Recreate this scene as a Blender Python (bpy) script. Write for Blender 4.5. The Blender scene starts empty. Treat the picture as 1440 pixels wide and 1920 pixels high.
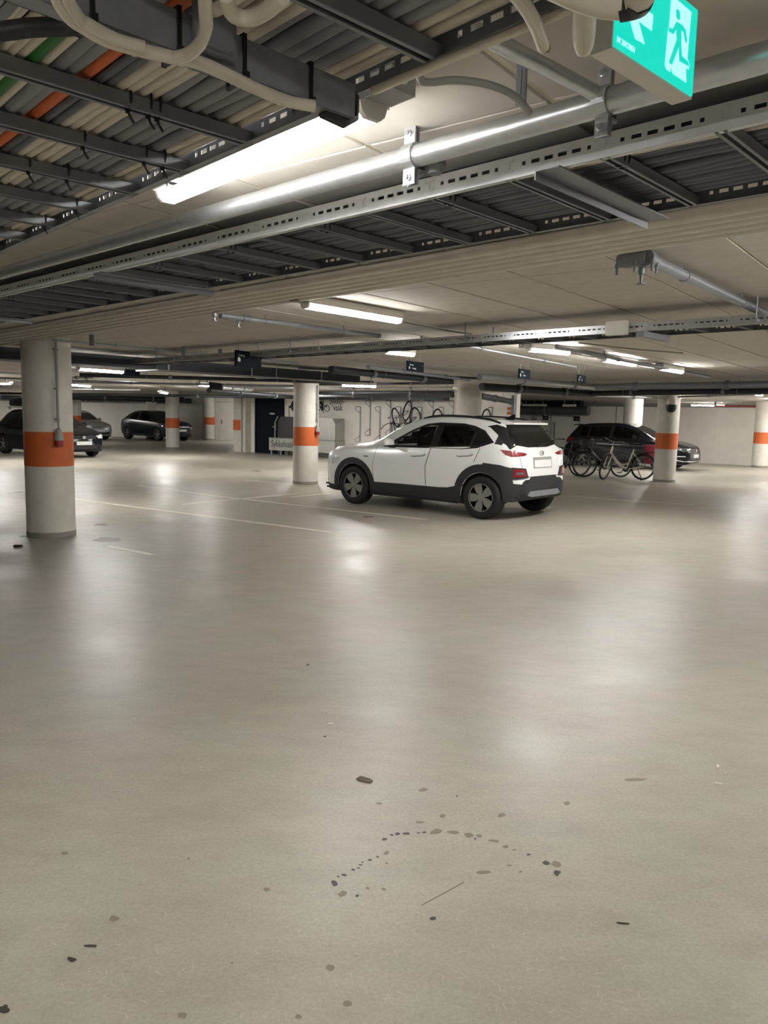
import bpy, bmesh, math, random
import numpy as np
from mathutils import Vector, Matrix
from mathutils.bvhtree import BVHTree

random.seed(7)
S = bpy.context.scene
COL = S.collection
D2R = math.radians

# ------------------------------------------------------------------ camera, world, exposure
F, CX, CY = 1442.0, 720.0, 960.0
EYE = Vector((0, 0, 1.52))
_p, _r = D2R(7.1), 0.0225
_fw = Vector((0, math.cos(_p), -math.sin(_p)))
_up = Vector((0, math.sin(_p), math.cos(_p)))
_rt = Vector((1, 0, 0))
CR = math.cos(_r) * _rt + math.sin(_r) * _up
CU = -math.sin(_r) * _rt + math.cos(_r) * _up
cam = bpy.data.cameras.new('camera')
cam.sensor_fit = 'VERTICAL'
cam.sensor_height = 24.0
cam.lens = F / 1920 * 24.0
cam.clip_start = 0.05
cam.clip_end = 200
camo = bpy.data.objects.new('camera', cam)
COL.objects.link(camo)
camo.matrix_world = Matrix((CR, CU, -_fw)).transposed().to_4x4()
camo.location = EYE
S.camera = camo

w = bpy.data.worlds.new('world')
S.world = w
w.use_nodes = True
w.node_tree.nodes['Background'].inputs[0].default_value = (0.9, 0.95, 1, 1)
w.node_tree.nodes['Background'].inputs[1].default_value = 0.02
S.view_settings.view_transform = 'Standard'
S.view_settings.look = 'None'
S.view_settings.gamma = 1.0
S.view_settings.use_curve_mapping = False
S.view_settings.exposure = 3.13
LAMP_POWER = 15.0
S.cycles.max_bounces = 8
S.cycles.diffuse_bounces = 4
S.cycles.glossy_bounces = 3
S.cycles.sample_clamp_indirect = 4.0
S.cycles.use_denoising = True

ZC = 2.34                                   # underside of the ceiling panels
UA, VA = D2R(142.5), D2R(52.5)              # the two directions of the building grid
U = Vector((math.cos(UA), math.sin(UA), 0))
V = Vector((math.cos(VA), math.sin(VA), 0))


def at(x, y, z=0.0):
    """Where the sight line of picture point x, y meets the level z."""
    d = (x - CX) / F * CR - (y - CY) / F * CU + _fw
    return EYE + d * ((z - EYE.z) / d.z)


def aty(x, y, Y):
    d = (x - CX) / F * CR - (y - CY) / F * CU + _fw
    return EYE + d * (Y / d.y)


# ------------------------------------------------------------------ materials
def hexc(h):
    h = h.lstrip('#')
    out = []
    for i in (0, 2, 4):
        c = int(h[i:i + 2], 16) / 255
        out.append(c / 12.92 if c < 0.04045 else ((c + 0.055) / 1.055) ** 2.4)
    return (*out, 1)


def mat(name, col, rough=0.5, metal=0.0, noise=0.0, scale=20.0, bump=0.0, coat=0.0, spec=0.5, dark=None):
    m = bpy.data.materials.new(name)
    m.use_nodes = True
    nt = m.node_tree
    b = nt.nodes['Principled BSDF']
    c = hexc(col) if isinstance(col, str) else (*col, 1)
    b.inputs['Base Color'].default_value = c
    b.inputs['Roughness'].default_value = rough
    b.inputs['Metallic'].default_value = metal
    b.inputs['Specular IOR Level'].default_value = spec
    b.inputs['Coat Weight'].default_value = coat
    b.inputs['Coat Roughness'].default_value = 0.05
    if noise or bump:
        tc = nt.nodes.new('ShaderNodeTexCoord')
        n = nt.nodes.new('ShaderNodeTexNoise')
        n.inputs['Scale'].default_value = scale
        n.inputs['Detail'].default_value = 5
        nt.links.new(tc.outputs['Object'], n.inputs['Vector'])
        if noise:
            r = nt.nodes.new('ShaderNodeValToRGB')
            d = hexc(dark) if dark else tuple(v * (1 - noise) for v in c[:3]) + (1,)
            r.color_ramp.elements[0].color = d
            r.color_ramp.elements[0].position = 0.3
            r.color_ramp.elements[1].color = c
            r.color_ramp.elements[1].position = 0.65
            nt.links.new(n.outputs['Fac'], r.inputs['Fac'])
            nt.links.new(r.outputs['Color'], b.inputs['Base Color'])
        if bump:
            bp = nt.nodes.new('ShaderNodeBump')
            bp.inputs['Strength'].default_value = bump
            bp.inputs['Distance'].default_value = 0.005
            nt.links.new(n.outputs['Fac'], bp.inputs['Height'])
            nt.links.new(bp.outputs['Normal'], b.inputs['Normal'])
    return m


def emit(name, col, power):
    m = bpy.data.materials.new(name)
    m.use_nodes = True
    b = m.node_tree.nodes['Principled BSDF']
    c = hexc(col) if isinstance(col, str) else (*col, 1)
    b.inputs['Base Color'].default_value = (0.02, 0.02, 0.02, 1)
    b.inputs['Emission Color'].default_value = c
    b.inputs['Emission Strength'].default_value = power
    return m


def floor_mat():
    m = bpy.data.materials.new('coated_concrete')
    m.use_nodes = True
    nt = m.node_tree
    b = nt.nodes['Principled BSDF']
    tc = nt.nodes.new('ShaderNodeTexCoord')

    def noise(scale, detail, rough=0.55, stretch=None):
        n = nt.nodes.new('ShaderNodeTexNoise')
        n.inputs['Scale'].default_value = scale
        n.inputs['Detail'].default_value = detail
        n.inputs['Roughness'].default_value = rough
        if stretch:
            mp = nt.nodes.new('ShaderNodeMapping')
            mp.inputs['Scale'].default_value = stretch
            mp.inputs['Rotation'].default_value = (0, 0, 0.9)
            nt.links.new(tc.outputs['Object'], mp.inputs['Vector'])
            nt.links.new(mp.outputs['Vector'], n.inputs['Vector'])
        else:
            nt.links.new(tc.outputs['Object'], n.inputs['Vector'])
        return n

    def ramp(n, a, ca, bb, cb):
        r = nt.nodes.new('ShaderNodeValToRGB')
        r.color_ramp.elements[0].position = a
        r.color_ramp.elements[0].color = ca
        r.color_ramp.elements[1].position = bb
        r.color_ramp.elements[1].color = cb
        nt.links.new(n.outputs['Fac'], r.inputs['Fac'])
        return r

    def mix(t, a, bnode, fac):
        x = nt.nodes.new('ShaderNodeMix')
        x.data_type = 'RGBA'
        x.blend_type = t
        x.inputs[0].default_value = fac
        nt.links.new(a.outputs[0] if a.bl_idname != 'ShaderNodeMix' else a.outputs[2], x.inputs[6])
        nt.links.new(bnode.outputs[0], x.inputs[7])
        return x
    big = ramp(noise(0.55, 4), 0.3, (0.36, 0.338, 0.292, 1), 0.7, (0.415, 0.388, 0.340, 1))
    mid = ramp(noise(3.0, 8, 0.68, (1, 2.2, 1)), 0.32, (0.76, 0.755, 0.74, 1), 0.62, (1, 1, 1, 1))
    fine = ramp(noise(75, 6, 0.85), 0.34, (0.70, 0.695, 0.68, 1), 0.62, (1, 1, 1, 1))
    tint = ramp(noise(1.6, 3, 0.5), 0.35, (1.0, 0.965, 0.93, 1), 0.65, (0.965, 1.0, 0.95, 1))
    spots = ramp(noise(9, 3, 0.5), 0.22, (0.80, 0.79, 0.77, 1), 0.40, (1, 1, 1, 1))
    x = mix('MULTIPLY', big, mid, 0.6)
    x = mix('MULTIPLY', x, fine, 0.8)
    x = mix('MULTIPLY', x, tint, 1.0)
    x = mix('MULTIPLY', x, spots, 0.3)
    nt.links.new(x.outputs[2], b.inputs['Base Color'])
    rr = ramp(noise(1.1, 7, 0.7), 0.25, (0.29, 0.29, 0.29, 1), 0.75, (0.50, 0.50, 0.50, 1))
    nt.links.new(rr.outputs[0], b.inputs['Roughness'])
    bp = nt.nodes.new('ShaderNodeBump')
    bp.inputs['Strength'].default_value = 0.16
    bp.inputs['Distance'].default_value = 0.012
    nn = noise(5.5, 9, 0.68)
    nt.links.new(nn.outputs['Fac'], bp.inputs['Height'])
    nt.links.new(bp.outputs['Normal'], b.inputs['Normal'])
    b.inputs['Specular IOR Level'].default_value = 0.5
    return m


def glass_mat(name, tint):
    m = bpy.data.materials.new(name)
    m.use_nodes = True
    nt = m.node_tree
    nt.nodes.remove(nt.nodes['Principled BSDF'])
    out = nt.nodes['Material Output']
    t = nt.nodes.new('ShaderNodeBsdfTransparent')
    t.inputs[0].default_value = (*tint, 1)
    g = nt.nodes.new('ShaderNodeBsdfGlossy')
    g.inputs['Roughness'].default_value = 0.03
    fr = nt.nodes.new('ShaderNodeFresnel')
    fr.inputs[0].default_value = 1.5
    mx = nt.nodes.new('ShaderNodeMixShader')
    nt.links.new(fr.outputs[0], mx.inputs[0])
    nt.links.new(t.outputs[0], mx.inputs[1])
    nt.links.new(g.outputs[0], mx.inputs[2])
    nt.links.new(mx.outputs[0], out.inputs[0])
    return m


def lined_paint(name, col, rough=0.25, coat=1.0, metal=0.0):
    """Car paint outside, dark trim on the inner face of the sheet."""
    m = mat(name, col, rough, metal, coat=coat)
    nt = m.node_tree
    b = nt.nodes['Principled BSDF']
    out = nt.nodes['Material Output']
    b.inputs['Coat Roughness'].default_value = 0.14
    d = nt.nodes.new('ShaderNodeBsdfDiffuse')
    d.inputs[0].default_value = (0.012, 0.012, 0.013, 1)
    geo = nt.nodes.new('ShaderNodeNewGeometry')
    mx = nt.nodes.new('ShaderNodeMixShader')
    nt.links.new(geo.outputs['Backfacing'], mx.inputs[0])
    nt.links.new(b.outputs[0], mx.inputs[1])
    nt.links.new(d.outputs[0], mx.inputs[2])
    nt.links.new(mx.outputs[0], out.inputs[0])
    return m


M = dict(
    floor=floor_mat(),
    panel=mat('ceiling_board', '#c3bdb3', 0.9, noise=0.10, scale=9, bump=0.15),
    joint=mat('ceiling_joint', '#d6cebd', 0.8),
    wall=mat('white_wall_paint', '#e4e0d8', 0.8, noise=0.07, scale=3, bump=0.05),
    wallgrey=mat('grey_wall_paint', '#8a8a88', 0.8, noise=0.08, scale=3),
    column=mat('column_paint', '#d2cec4', 0.65, noise=0.12, scale=6, bump=0.06),
    orange=mat('orange_paint', '#c8622c', 0.6, noise=0.10, scale=8),
    skirt=mat('grey_skirting', '#8f8b80', 0.7, noise=0.15, scale=12),
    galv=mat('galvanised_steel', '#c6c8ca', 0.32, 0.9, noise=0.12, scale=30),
    galvlit=mat('lamplit_galvanised_steel', '#d2d4d6', 0.45, 0.35, noise=0.10, scale=30),  # paler base colour stands for the long lamp's light on this rail
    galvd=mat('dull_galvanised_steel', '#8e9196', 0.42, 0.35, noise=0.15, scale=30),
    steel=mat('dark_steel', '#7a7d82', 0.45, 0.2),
    bolt=mat('bright_bolt', '#b9bcc0', 0.3, 0.9),
    whitepl=mat('white_plastic', '#d8d5cc', 0.5),
    greypl=mat('grey_plastic', '#8f8e88', 0.5),
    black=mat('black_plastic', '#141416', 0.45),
    rubber=mat('black_rubber', '#101011', 0.7, noise=0.2, scale=40),
    navy=mat('navy_paint', '#10161f', 0.8, spec=0.15),
    duct=mat('dark_duct', '#2c3038', 0.5, 0.2, noise=0.15, scale=4),
    ductd=mat('charcoal_pipe', '#23262c', 0.5),
    ductgrey=mat('grey_duct', '#6f7275', 0.45, 0.5, noise=0.12, scale=4),
    wpipe=mat('white_pipe', '#d8d3c8', 0.5, noise=0.10, scale=10),
    cgrey=mat('grey_cable', '#88888d', 0.55, noise=0.1, scale=12),
    cdark=mat('dark_grey_cable', '#64666b', 0.55, noise=0.1, scale=12),
    cshade=mat('shaded_cable', '#303236', 0.6),  # cable colour darkened so the rail slots look into shade
    cwhite=mat('white_cable', '#cfc8b8', 0.5, noise=0.08, scale=12),
    corange=mat('orange_cable', '#c8663a', 0.5),
    cgreen=mat('green_cable', '#2d6b35', 0.5),
    red=mat('red_plastic', '#8a1d1d', 0.4),
    bag=mat('red_fabric', '#8a1f35', 0.75),
    lamp=emit('lit_diffuser', (1.0, 0.98, 0.945), LAMP_POWER * 0.6),
    lampfar=emit('lit_bright_diffuser', (1.0, 0.98, 0.945), LAMP_POWER * 1.6),
    lampbg=emit('lit_plain_diffuser', (1.0, 0.98, 0.945), LAMP_POWER * 1.15),
    spark=emit('lit_lamp_end', (1.0, 0.97, 0.92), 6.0),
    green=emit('lit_green', (0.0, 0.60, 0.45), 0.14),
    greenw=emit('lit_pale_green', (0.40, 0.96, 0.95), 0.14),
    white=lined_paint('white_car_paint', (0.80, 0.80, 0.79), 0.3),
    blackp=lined_paint('black_car_paint', (0.004, 0.005, 0.008), 0.15, coat=0.0),
    darkp=lined_paint('dark_blue_grey_car_paint', (0.010, 0.013, 0.019), 0.25, coat=0.2),
    silver=lined_paint('silver_car_paint', (0.50, 0.52, 0.54), 0.3, metal=0.5),
    clad=mat('black_cladding', '#26272a', 0.6, noise=0.1, scale=60),
    seam=mat('dark_gap', '#0b0b0c', 0.8),
    glassd=glass_mat('tinted_glass', (0.07, 0.075, 0.08)),
    glass=glass_mat('window_glass', (0.72, 0.75, 0.74)),
    glassb=mat('dark_glass', '#0a0b0d', 0.06, coat=0.6),
    interior=mat('dark_interior', '#1b1b1d', 0.8),
    alloy=mat('alloy', '#8c8b86', 0.35, 0.45),
    alloyd=mat('dark_alloy', '#1c1c1e', 0.4, 0.4),
    tail=mat('red_lens', '#7d0c18', 0.3, coat=0.2),
    lens=mat('clear_lens', '#d8d8d8', 0.1, coat=1.0),
    lensd=mat('smoked_lens', '#55585c', 0.1, coat=1.0),
    chrome=mat('chrome', '#d6d8da', 0.12, 1.0),
    plate=mat('number_plate', '#dadada', 0.4),
    stain=mat('oil_stain', '#39342b', 0.45),
    stainl=mat('faint_stain', '#776e5f', 0.5),
    line=mat('worn_white_line', '#d8d4c6', 0.5, noise=0.18, scale=25),
    scuff=mat('pale_scuff', '#c0b9a6', 0.5),
    card=mat('brown_cardboard', '#6a5f50', 0.9, noise=0.3, scale=40),
    paper=mat('white_paper', '#e2ddd0', 0.8),
    letter=mat('black_lettering', '#1a1a1a', 0.6),
    wletter=mat('white_lettering', '#cfd3d6', 0.6),
    stainless=mat('stainless_steel', '#b4b2ab', 0.4, 0.45, noise=0.08, scale=10),
    darkpanel=mat('dark_grey_panel', '#3c3d40', 0.5),
    bikewhite=mat('cream_bike_frame', '#dcd6c6', 0.45),
    bikegrey=mat('dark_bike_frame', '#1d1f22', 0.4, 0.3),
    bikesilver=mat('silver_bike_frame', '#9c9c9c', 0.35, 0.5),
)


# ------------------------------------------------------------------ mesh helpers
class MB:
    """Collects shapes and links them as one mesh object."""

    def __init__(self):
        self.v, self.f = [], []

    def add(self, vs, fs):
        n = len(self.v)
        self.v += [tuple(p) for p in vs]
        self.f += [tuple(i + n for i in f) for f in fs]
        return self

    def box(self, c, s, R=None):
        c = Vector(c)
        hs = [k / 2 for k in s]
        vs = []
        for sz in (-1, 1):
            for sy in (-1, 1):
                for sx in (-1, 1):
                    p = Vector((sx * hs[0], sy * hs[1], sz * hs[2]))
                    if R is not None:
                        p = R @ p
                    vs.append(c + p)
        return self.add(vs, [(0, 2, 3, 1), (4, 5, 7, 6), (0, 1, 5, 4), (2, 6, 7, 3), (0, 4, 6, 2), (1, 3, 7, 5)])

    def bar(self, a, b, wd, ht, up=(0, 0, 1)):
        a, b = Vector(a), Vector(b)
        x = (b - a)
        L = x.length
        x.normalize()
        u = Vector(up)
        y = u.cross(x)
        if y.length < 1e-4:
            y = Vector((1, 0, 0)).cross(x)
        y.normalize()
        z = x.cross(y)
        return self.box((a + b) / 2, (L, wd, ht), Matrix((x, y, z)).transposed())

    def tube(self, pts, r, n=8, closed=False, cap=True):
        pts = [Vector(p) for p in pts]
        N = len(pts)
        rr = r if isinstance(r, (list, tuple)) else [r] * N
        prev = None
        rings = []
        for i, p in enumerate(pts):
            if closed:
                t = pts[(i + 1) % N] - pts[i - 1]
            else:
                t = pts[min(i + 1, N - 1)] - pts[max(i - 1, 0)]
            t.normalize()
            if prev is None:
                a = Vector((0, 0, 1)) if abs(t.z) < 0.9 else Vector((1, 0, 0))
                nx = t.cross(a).normalized()
            else:
                nx = (prev - t * prev.dot(t)).normalized()
            prev = nx
            ny = t.cross(nx)
            rings.append([p + (nx * math.cos(2 * math.pi * k / n) + ny * math.sin(2 * math.pi * k / n)) * rr[i] for k in range(n)])
        vs = [q for ring in rings for q in ring]
        fs = []
        for i in range(N if closed else N - 1):
            j = (i + 1) % N
            for k in range(n):
                l = (k + 1) % n
                fs.append((i * n + k, i * n + l, j * n + l, j * n + k))
        if cap and not closed:
            fs.append(tuple(range(n))[::-1])
            fs.append(tuple((N - 1) * n + k for k in range(n)))
        return self.add(vs, fs)

    def lathe(self, prof, n=24, mtx=None, cap=True):
        """prof: (radius, height) pairs turned about the z axis."""
        vs, fs = [], []
        for r, h in prof:
            for k in range(n):
                a = 2 * math.pi * k / n
                p = Vector((r * math.cos(a), r * math.sin(a), h))
                vs.append(mtx @ p if mtx else p)
        for i in range(len(prof) - 1):
            for k in range(n):
                l = (k + 1) % n
                fs.append((i * n + k, i * n + l, (i + 1) * n + l, (i + 1) * n + k))
        if cap:
            fs.append(tuple(range(n))[::-1])
            fs.append(tuple((len(prof) - 1) * n + k for k in range(n)))
        return self.add(vs, fs)

    def prism(self, poly, t, mtx=None, z0=0.0):
        """poly (x, y) extruded from z0 to z0 + t."""
        n = len(poly)
        vs = [Vector((x, y, z0)) for x, y in poly] + [Vector((x, y, z0 + t)) for x, y in poly]
        if mtx:
            vs = [mtx @ p for p in vs]
        fs = [tuple(range(n))[::-1], tuple(range(n, 2 * n))]
        for i in range(n):
            j = (i + 1) % n
            fs.append((i, j, n + j, n + i))
        return self.add(vs, fs)

    def mesh(self, name, m=None, smooth=35):
        me = bpy.data.meshes.new(name)
        me.from_pydata(self.v, [], self.f)
        me.update()
        if smooth:
            me.shade_smooth()
            me.set_sharp_from_angle(angle=D2R(smooth))
        if m:
            me.materials.append(m)
        return me

    def build(self, name, m, parent=None, smooth=35, label=None):
        return link(name, self.mesh(name, m, smooth), parent, label)


def link(name, me, parent=None, label=None):
    o = bpy.data.objects.new(name, me)
    COL.objects.link(o)
    if parent:
        o.parent = parent
    if label:
        o['label'] = label
    return o


def tag(o, label, cat, group=None):
    o['label'] = label
    o['category'] = cat
    if group:
        o['group'] = group
    return o


def thing(name, label, cat, loc=(0, 0, 0), rz=0.0, group=None):
    o = bpy.data.objects.new(name, None)
    o.empty_display_size = 0.2
    COL.objects.link(o)
    o.location = loc
    o.rotation_euler = (0, 0, rz)
    return tag(o, label, cat, group)


def struct(o):
    o['kind'] = 'structure'
    return o


def copy_tree(o, parent=None):
    c = o.copy()
    COL.objects.link(c)
    c.parent = parent
    for ch in [k for k in o.children]:
        copy_tree(ch, c)
    return c


def frame_along(a, b):
    """Angle about z of the direction a to b, and its length."""
    d = Vector(b) - Vector(a)
    return math.atan2(d.y, d.x), d.length


def text_mesh(body, size, m, name='lettering', parent=None, mtx=None, align='LEFT', depth=0.001):
    cu = bpy.data.curves.new(name, 'FONT')
    cu.body = body
    cu.size = size
    cu.align_x = align
    cu.extrude = depth
    cu.resolution_u = 3
    o = bpy.data.objects.new(name, cu)
    COL.objects.link(o)
    dg = bpy.context.evaluated_depsgraph_get()
    me = bpy.data.meshes.new_from_object(o.evaluated_get(dg))
    bpy.data.objects.remove(o)
    bpy.data.curves.remove(cu)
    me.materials.clear()
    me.materials.append(m)
    if mtx:
        me.transform(mtx)
    return link(name, me, parent)


def rotm(x, y, z, o=(0, 0, 0)):
    """Matrix with the given axes as columns and the given origin."""
    m = Matrix((Vector(x), Vector(y), Vector(z))).transposed().to_4x4()
    m.translation = Vector(o)
    return m


# ------------------------------------------------------------------ floor, ceiling and walls
fl = MB().box((0, 20, -0.1), (90, 90, 0.2)).build('floor', M['floor'], smooth=0)
struct(fl)


def on_floor(name, px, z, wd, m):
    a, b = at(*px[0]), at(*px[1])
    a.z = b.z = z
    ob = MB().bar(a, b, wd, 0.0012).build(name, m, fl, smooth=0)
    return ob


for px in (((32, 922), (622, 998)), ((258, 910), (412, 931)), ((412, 931), (800, 974)), ((340, 946), (560, 925)),
           ((460, 900), (560, 909)), ((1066, 930), (1172, 938)), ((200, 1024), (285, 1040)), ((545, 932), (620, 925)),
           ((0, 925), (60, 921)), ((1010, 953), (1035, 951)), ((1172, 938), (1300, 947))):
    on_floor('parking_line', px, 0.0008, 0.085, M['line'])

# oil drops and marks: (x, y, half width, half height in the picture, dark)
STAINS = [(721, 1574, 6, 3, 1), (735, 1566, 4, 2, 1), (745, 1564, 6, 3, 1), (762, 1563, 8, 2, 1), (785, 1562, 3, 1.5, 1), (795, 1561, 4, 2, 1),
          (818, 1559, 13, 6, 0), (850, 1561, 11, 4, 0), (880, 1566, 9, 5, 0), (898, 1568, 6, 4, 0), (891, 1573, 3, 2, 1), (926, 1577, 12, 3, 0),
          (948, 1588, 7, 3, 0), (964, 1594, 4, 2, 0), (991, 1603, 4, 2, 1), (1024, 1618, 7, 4, 1), (1044, 1637, 7, 5, 1), (1042, 1620, 9, 6, 0),
          (627, 1656, 7, 6, 1), (634, 1644, 3, 2, 1), (645, 1641, 6, 2.5, 1), (662, 1631, 4, 2, 1), (672, 1628, 4, 1.5, 1), (676, 1622, 4, 1.5, 1),
          (680, 1617, 3, 1.5, 1), (693, 1613, 5, 2, 1), (708, 1607, 3, 2, 1), (690, 1666, 4, 3, 0), (670, 1680, 4, 3, 1), (642, 1676, 9, 6, 0),
          (719, 1668, 5, 3, 0), (724, 1600, 6, 4, 0), (725, 1619, 4, 2, 0), (812, 1722, 7, 4, 1), (830, 1530, 6, 4, 0), (1063, 1507, 6, 4, 0),
          (940, 1529, 8, 4, 0), (794, 1481, 9, 4, 0), (711, 1507, 6, 3, 0), (500, 1668, 7, 4, 0), (134, 1799, 9, 5, 1), (213, 1723, 11, 6, 0),
          (8, 1893, 10, 9, 1), (342, 1904, 10, 7, 0), (619, 1815, 8, 6, 0), (122, 1600, 8, 3, 0), (788, 1542, 10, 2.5, 0), (908, 1636, 16, 4, 0),
          (1190, 1462, 24, 3, 0), (857, 1493, 2.5, 1.5, 1), (354, 1610, 2, 1.5, 1), (435, 1806, 2, 1.5, 1), (652, 1882, 9, 7, 0), (560, 1907, 7, 5, 0),
          (170, 1774, 14, 3, 1), (1170, 1732, 14, 2, 1), (577, 1247, 3, 2, 1), (609, 1381, 3, 2, 1), (955, 1623, 5, 2, 0), (976, 1635, 4, 2, 0)]
for k, (x, y, hw, hh, dk) in enumerate(STAINS):
    c = at(x, y)
    ex, ey = at(x + hw, y) - c, at(x, y - hh) - c
    n = 12
    pts = []
    tilt = random.uniform(-0.4, 0.4)
    for i in range(n):
        a = 2 * math.pi * i / n
        r = random.uniform(0.72, 1.15)
        pts.append(c + ex * math.cos(a + tilt) * r + ey * math.sin(a) * r)
    for p in pts:
        p.z = 0.0009
    MB().add(pts, [tuple(range(n))]).build('floor_stain', M['stain' if dk else 'stainl'], fl, smooth=0)

# damp patches beside the first column
for (x, y, hw, hh) in ((205, 1012, 32, 5), (190, 984, 16, 3), (45, 1006, 12, 2), (480, 883, 12, 2), (690, 969, 14, 2)):
    c = at(x, y)
    ex, ey = at(x + hw, y) - c, at(x, y - hh) - c
    pts = [c + ex * math.cos(i * 0.42) * random.uniform(0.6, 1.1) + ey * math.sin(i * 0.42) * random.uniform(0.6, 1.1) for i in range(15)]
    for p in pts:
        p.z = 0.0009
    MB().add(pts, [tuple(range(15))]).build('floor_stain', M['stainl'], fl, smooth=0)

# pale curled scuffs in the coating near the viewer, and two long scratches
sc = MB()
rs = random.Random(11)
for (x0, y0, x1, y1, n) in ((40, 1590, 220, 1670, 22), (60, 1690, 330, 1900, 40), (840, 1690, 1240, 1900, 70), (500, 1640, 800, 1900, 24), (330, 1780, 520, 1910, 14)):
    for _ in range(n):
        c = at(rs.uniform(x0, x1), rs.uniform(y0, y1))
        a, L, k = rs.uniform(0, 6.28), rs.uniform(0.008, 0.03), rs.uniform(-60, 60)
        q = []
        for i in range(5):
            q.append(c.copy())
            c = c + Vector((math.cos(a), math.sin(a), 0)) * (L / 4)
            a += k * L / 4
        for i in range(4):
            d = (q[i + 1] - q[i]).normalized()
            nn = Vector((-d.y, d.x, 0)) * 0.0006
            sc.add([q[i] - nn + Vector((0, 0, .0006)), q[i + 1] - nn + Vector((0, 0, .0006)), q[i + 1] + nn + Vector((0, 0, .0006)), q[i] + nn + Vector((0, 0, .0006))], [(0, 1, 2, 3)])
sco = sc.build('floor_scuffs', M['scuff'], fl, smooth=0)
sco['kind'] = 'stuff'
on_floor('floor_scratch', ((790, 1698), (870, 1654)), 0.0006, 0.0028, M['stainl'])

cl = MB().box((0, 20, ZC + 0.157), (90, 90, 0.30)).build('ceiling', M['joint'], smooth=0)
struct(cl)
# boards 0.6 x 1.1 m, wide joints along V and hairline joints along U
PU, PV = 0.605, 1.104
anchor = at(985, 519, ZC)
bm = MB()
hu, hv, t = (PU - 0.022) / 2, (PV - 0.006) / 2, 0.007
ch = 0.003
bm.add([(-hu + ch, -hv + ch, 0), (hu - ch, -hv + ch, 0), (hu - ch, hv - ch, 0), (-hu + ch, hv - ch, 0),
        (-hu, -hv, ch), (hu, -hv, ch), (hu, hv, ch), (-hu, hv, ch), (-hu, -hv, t), (hu, -hv, t), (hu, hv, t), (-hu, hv, t)],
       [(3, 2, 1, 0), (0, 1, 5, 4), (1, 2, 6, 5), (2, 3, 7, 6), (3, 0, 4, 7), (4, 5, 9, 8), (5, 6, 10, 9), (6, 7, 11, 10), (7, 4, 8, 11), (8, 9, 10, 11)])
board = bm.mesh('ceiling_panel', M['panel'], 0)
cells = []
for i in range(-60, 60):
    for j in range(-32, 48):
        c = anchor + U * (i + 0.5) * PU + V * (j + 0.5) * PV
        if not (-40 < c.x < 32 and -14 < c.y < 58):
            continue
        d = c - EYE
        f = d.dot(_fw)
        vis = f > 0.3 and abs(d.dot(CR) / f) < 0.58 and abs(d.dot(CU) / f) < 0.75
        cells.append((0 if vis else 1, d.length, c))
cells.sort(key=lambda q: q[:2])
rest = MB()
for k, (a_, b_, c) in enumerate(cells):
    if k < 290:
        o = link('ceiling_panel', board, cl)
        o.location = c
        o.rotation_euler = (0, 0, UA)
    else:
        du, dv = U * hu, V * hv
        rest.add([c - du - dv, c + du - dv, c + du + dv, c - du + dv], [(3, 2, 1, 0)])
r_ = rest.build('ceiling_panel_field', M['panel'], cl, smooth=0)
r_['kind'] = 'stuff'


def wall(name, a, b, z0, z1, t, m=None, away=1):
    a, b = Vector(a), Vector(b)
    d = (b - a).normalized()
    n = Vector((-d.y, d.x, 0)) * away
    mid = (a + b) / 2 + n * t / 2
    R = Matrix((d, Vector((-d.y, d.x, 0)), Vector((0, 0, 1)))).transposed()
    o = MB().box((mid.x, mid.y, (z0 + z1) / 2), ((b - a).length, t, z1 - z0), R).build(name, m or M['wall'], smooth=0)
    return struct(o)


BW0 = Vector((-1.59, 27.83, 0))
BD = Vector((math.cos(D2R(-33)), math.sin(D2R(-33)), 0))     # along the bicycle wall, left to right
BN = Vector((BD.y, -BD.x, 0))                                # out of that wall, into the garage


def bw(px):
    """Point at floor level of the bicycle wall at picture column px."""
    lo, hi = -12.0, 12.0
    for _ in range(50):
        mid = (lo + hi) / 2
        p = BW0 + BD * mid
        q = p + Vector((0, 0, 1.5)) - EYE
        x = CX + F * q.dot(CR) / q.dot(_fw)
        if x < px:
            lo = mid
        else:
            hi = mid
    return BW0 + BD * lo


def bwz(px, y):
    """Height on the bicycle wall seen at picture point px, y."""
    p = bw(px)
    d = (px - CX) / F * CR - (y - CY) / F * CU + _fw
    tt = (p - EYE).dot(BN) / d.dot(BN)
    return (EYE + d * tt).z


wall('wall_back', bw(443), bw(967), 0, ZC, 0.3)
RW0 = Vector((12.1, 29.7, 0))
RD = Vector((math.cos(D2R(-38)), math.sin(D2R(-38)), 0))
wall('wall_right', RW0 - RD * 9.5, RW0 + RD * 12, 0, 2.12, 0.3)
wall('wall_beyond', RW0 - RD * 9.5 + V * 5, RW0 + RD * 12 + V * 5, 0, ZC, 0.3, M['wallgrey'])
LW1 = at(440, 826)
LD = Vector((math.cos(D2R(163)), math.sin(D2R(163)), 0))
wall('wall_left', LW1 + LD * 24, LW1 - LD * 8, 0, ZC, 0.3)
wall('wall_west', (-30, -14, 0), (-30, 58, 0), 0, ZC, 0.3)
wall('wall_east', (24, -14, 0), (24, 58, 0), 0, ZC, 0.3, away=-1)
wall('wall_south', (-30, -9, 0), (24, -9, 0), 0, ZC, 0.3, away=-1)
wall('wall_north', (-30, 57, 0), (24, 57, 0), 0, ZC, 0.3)

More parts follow.
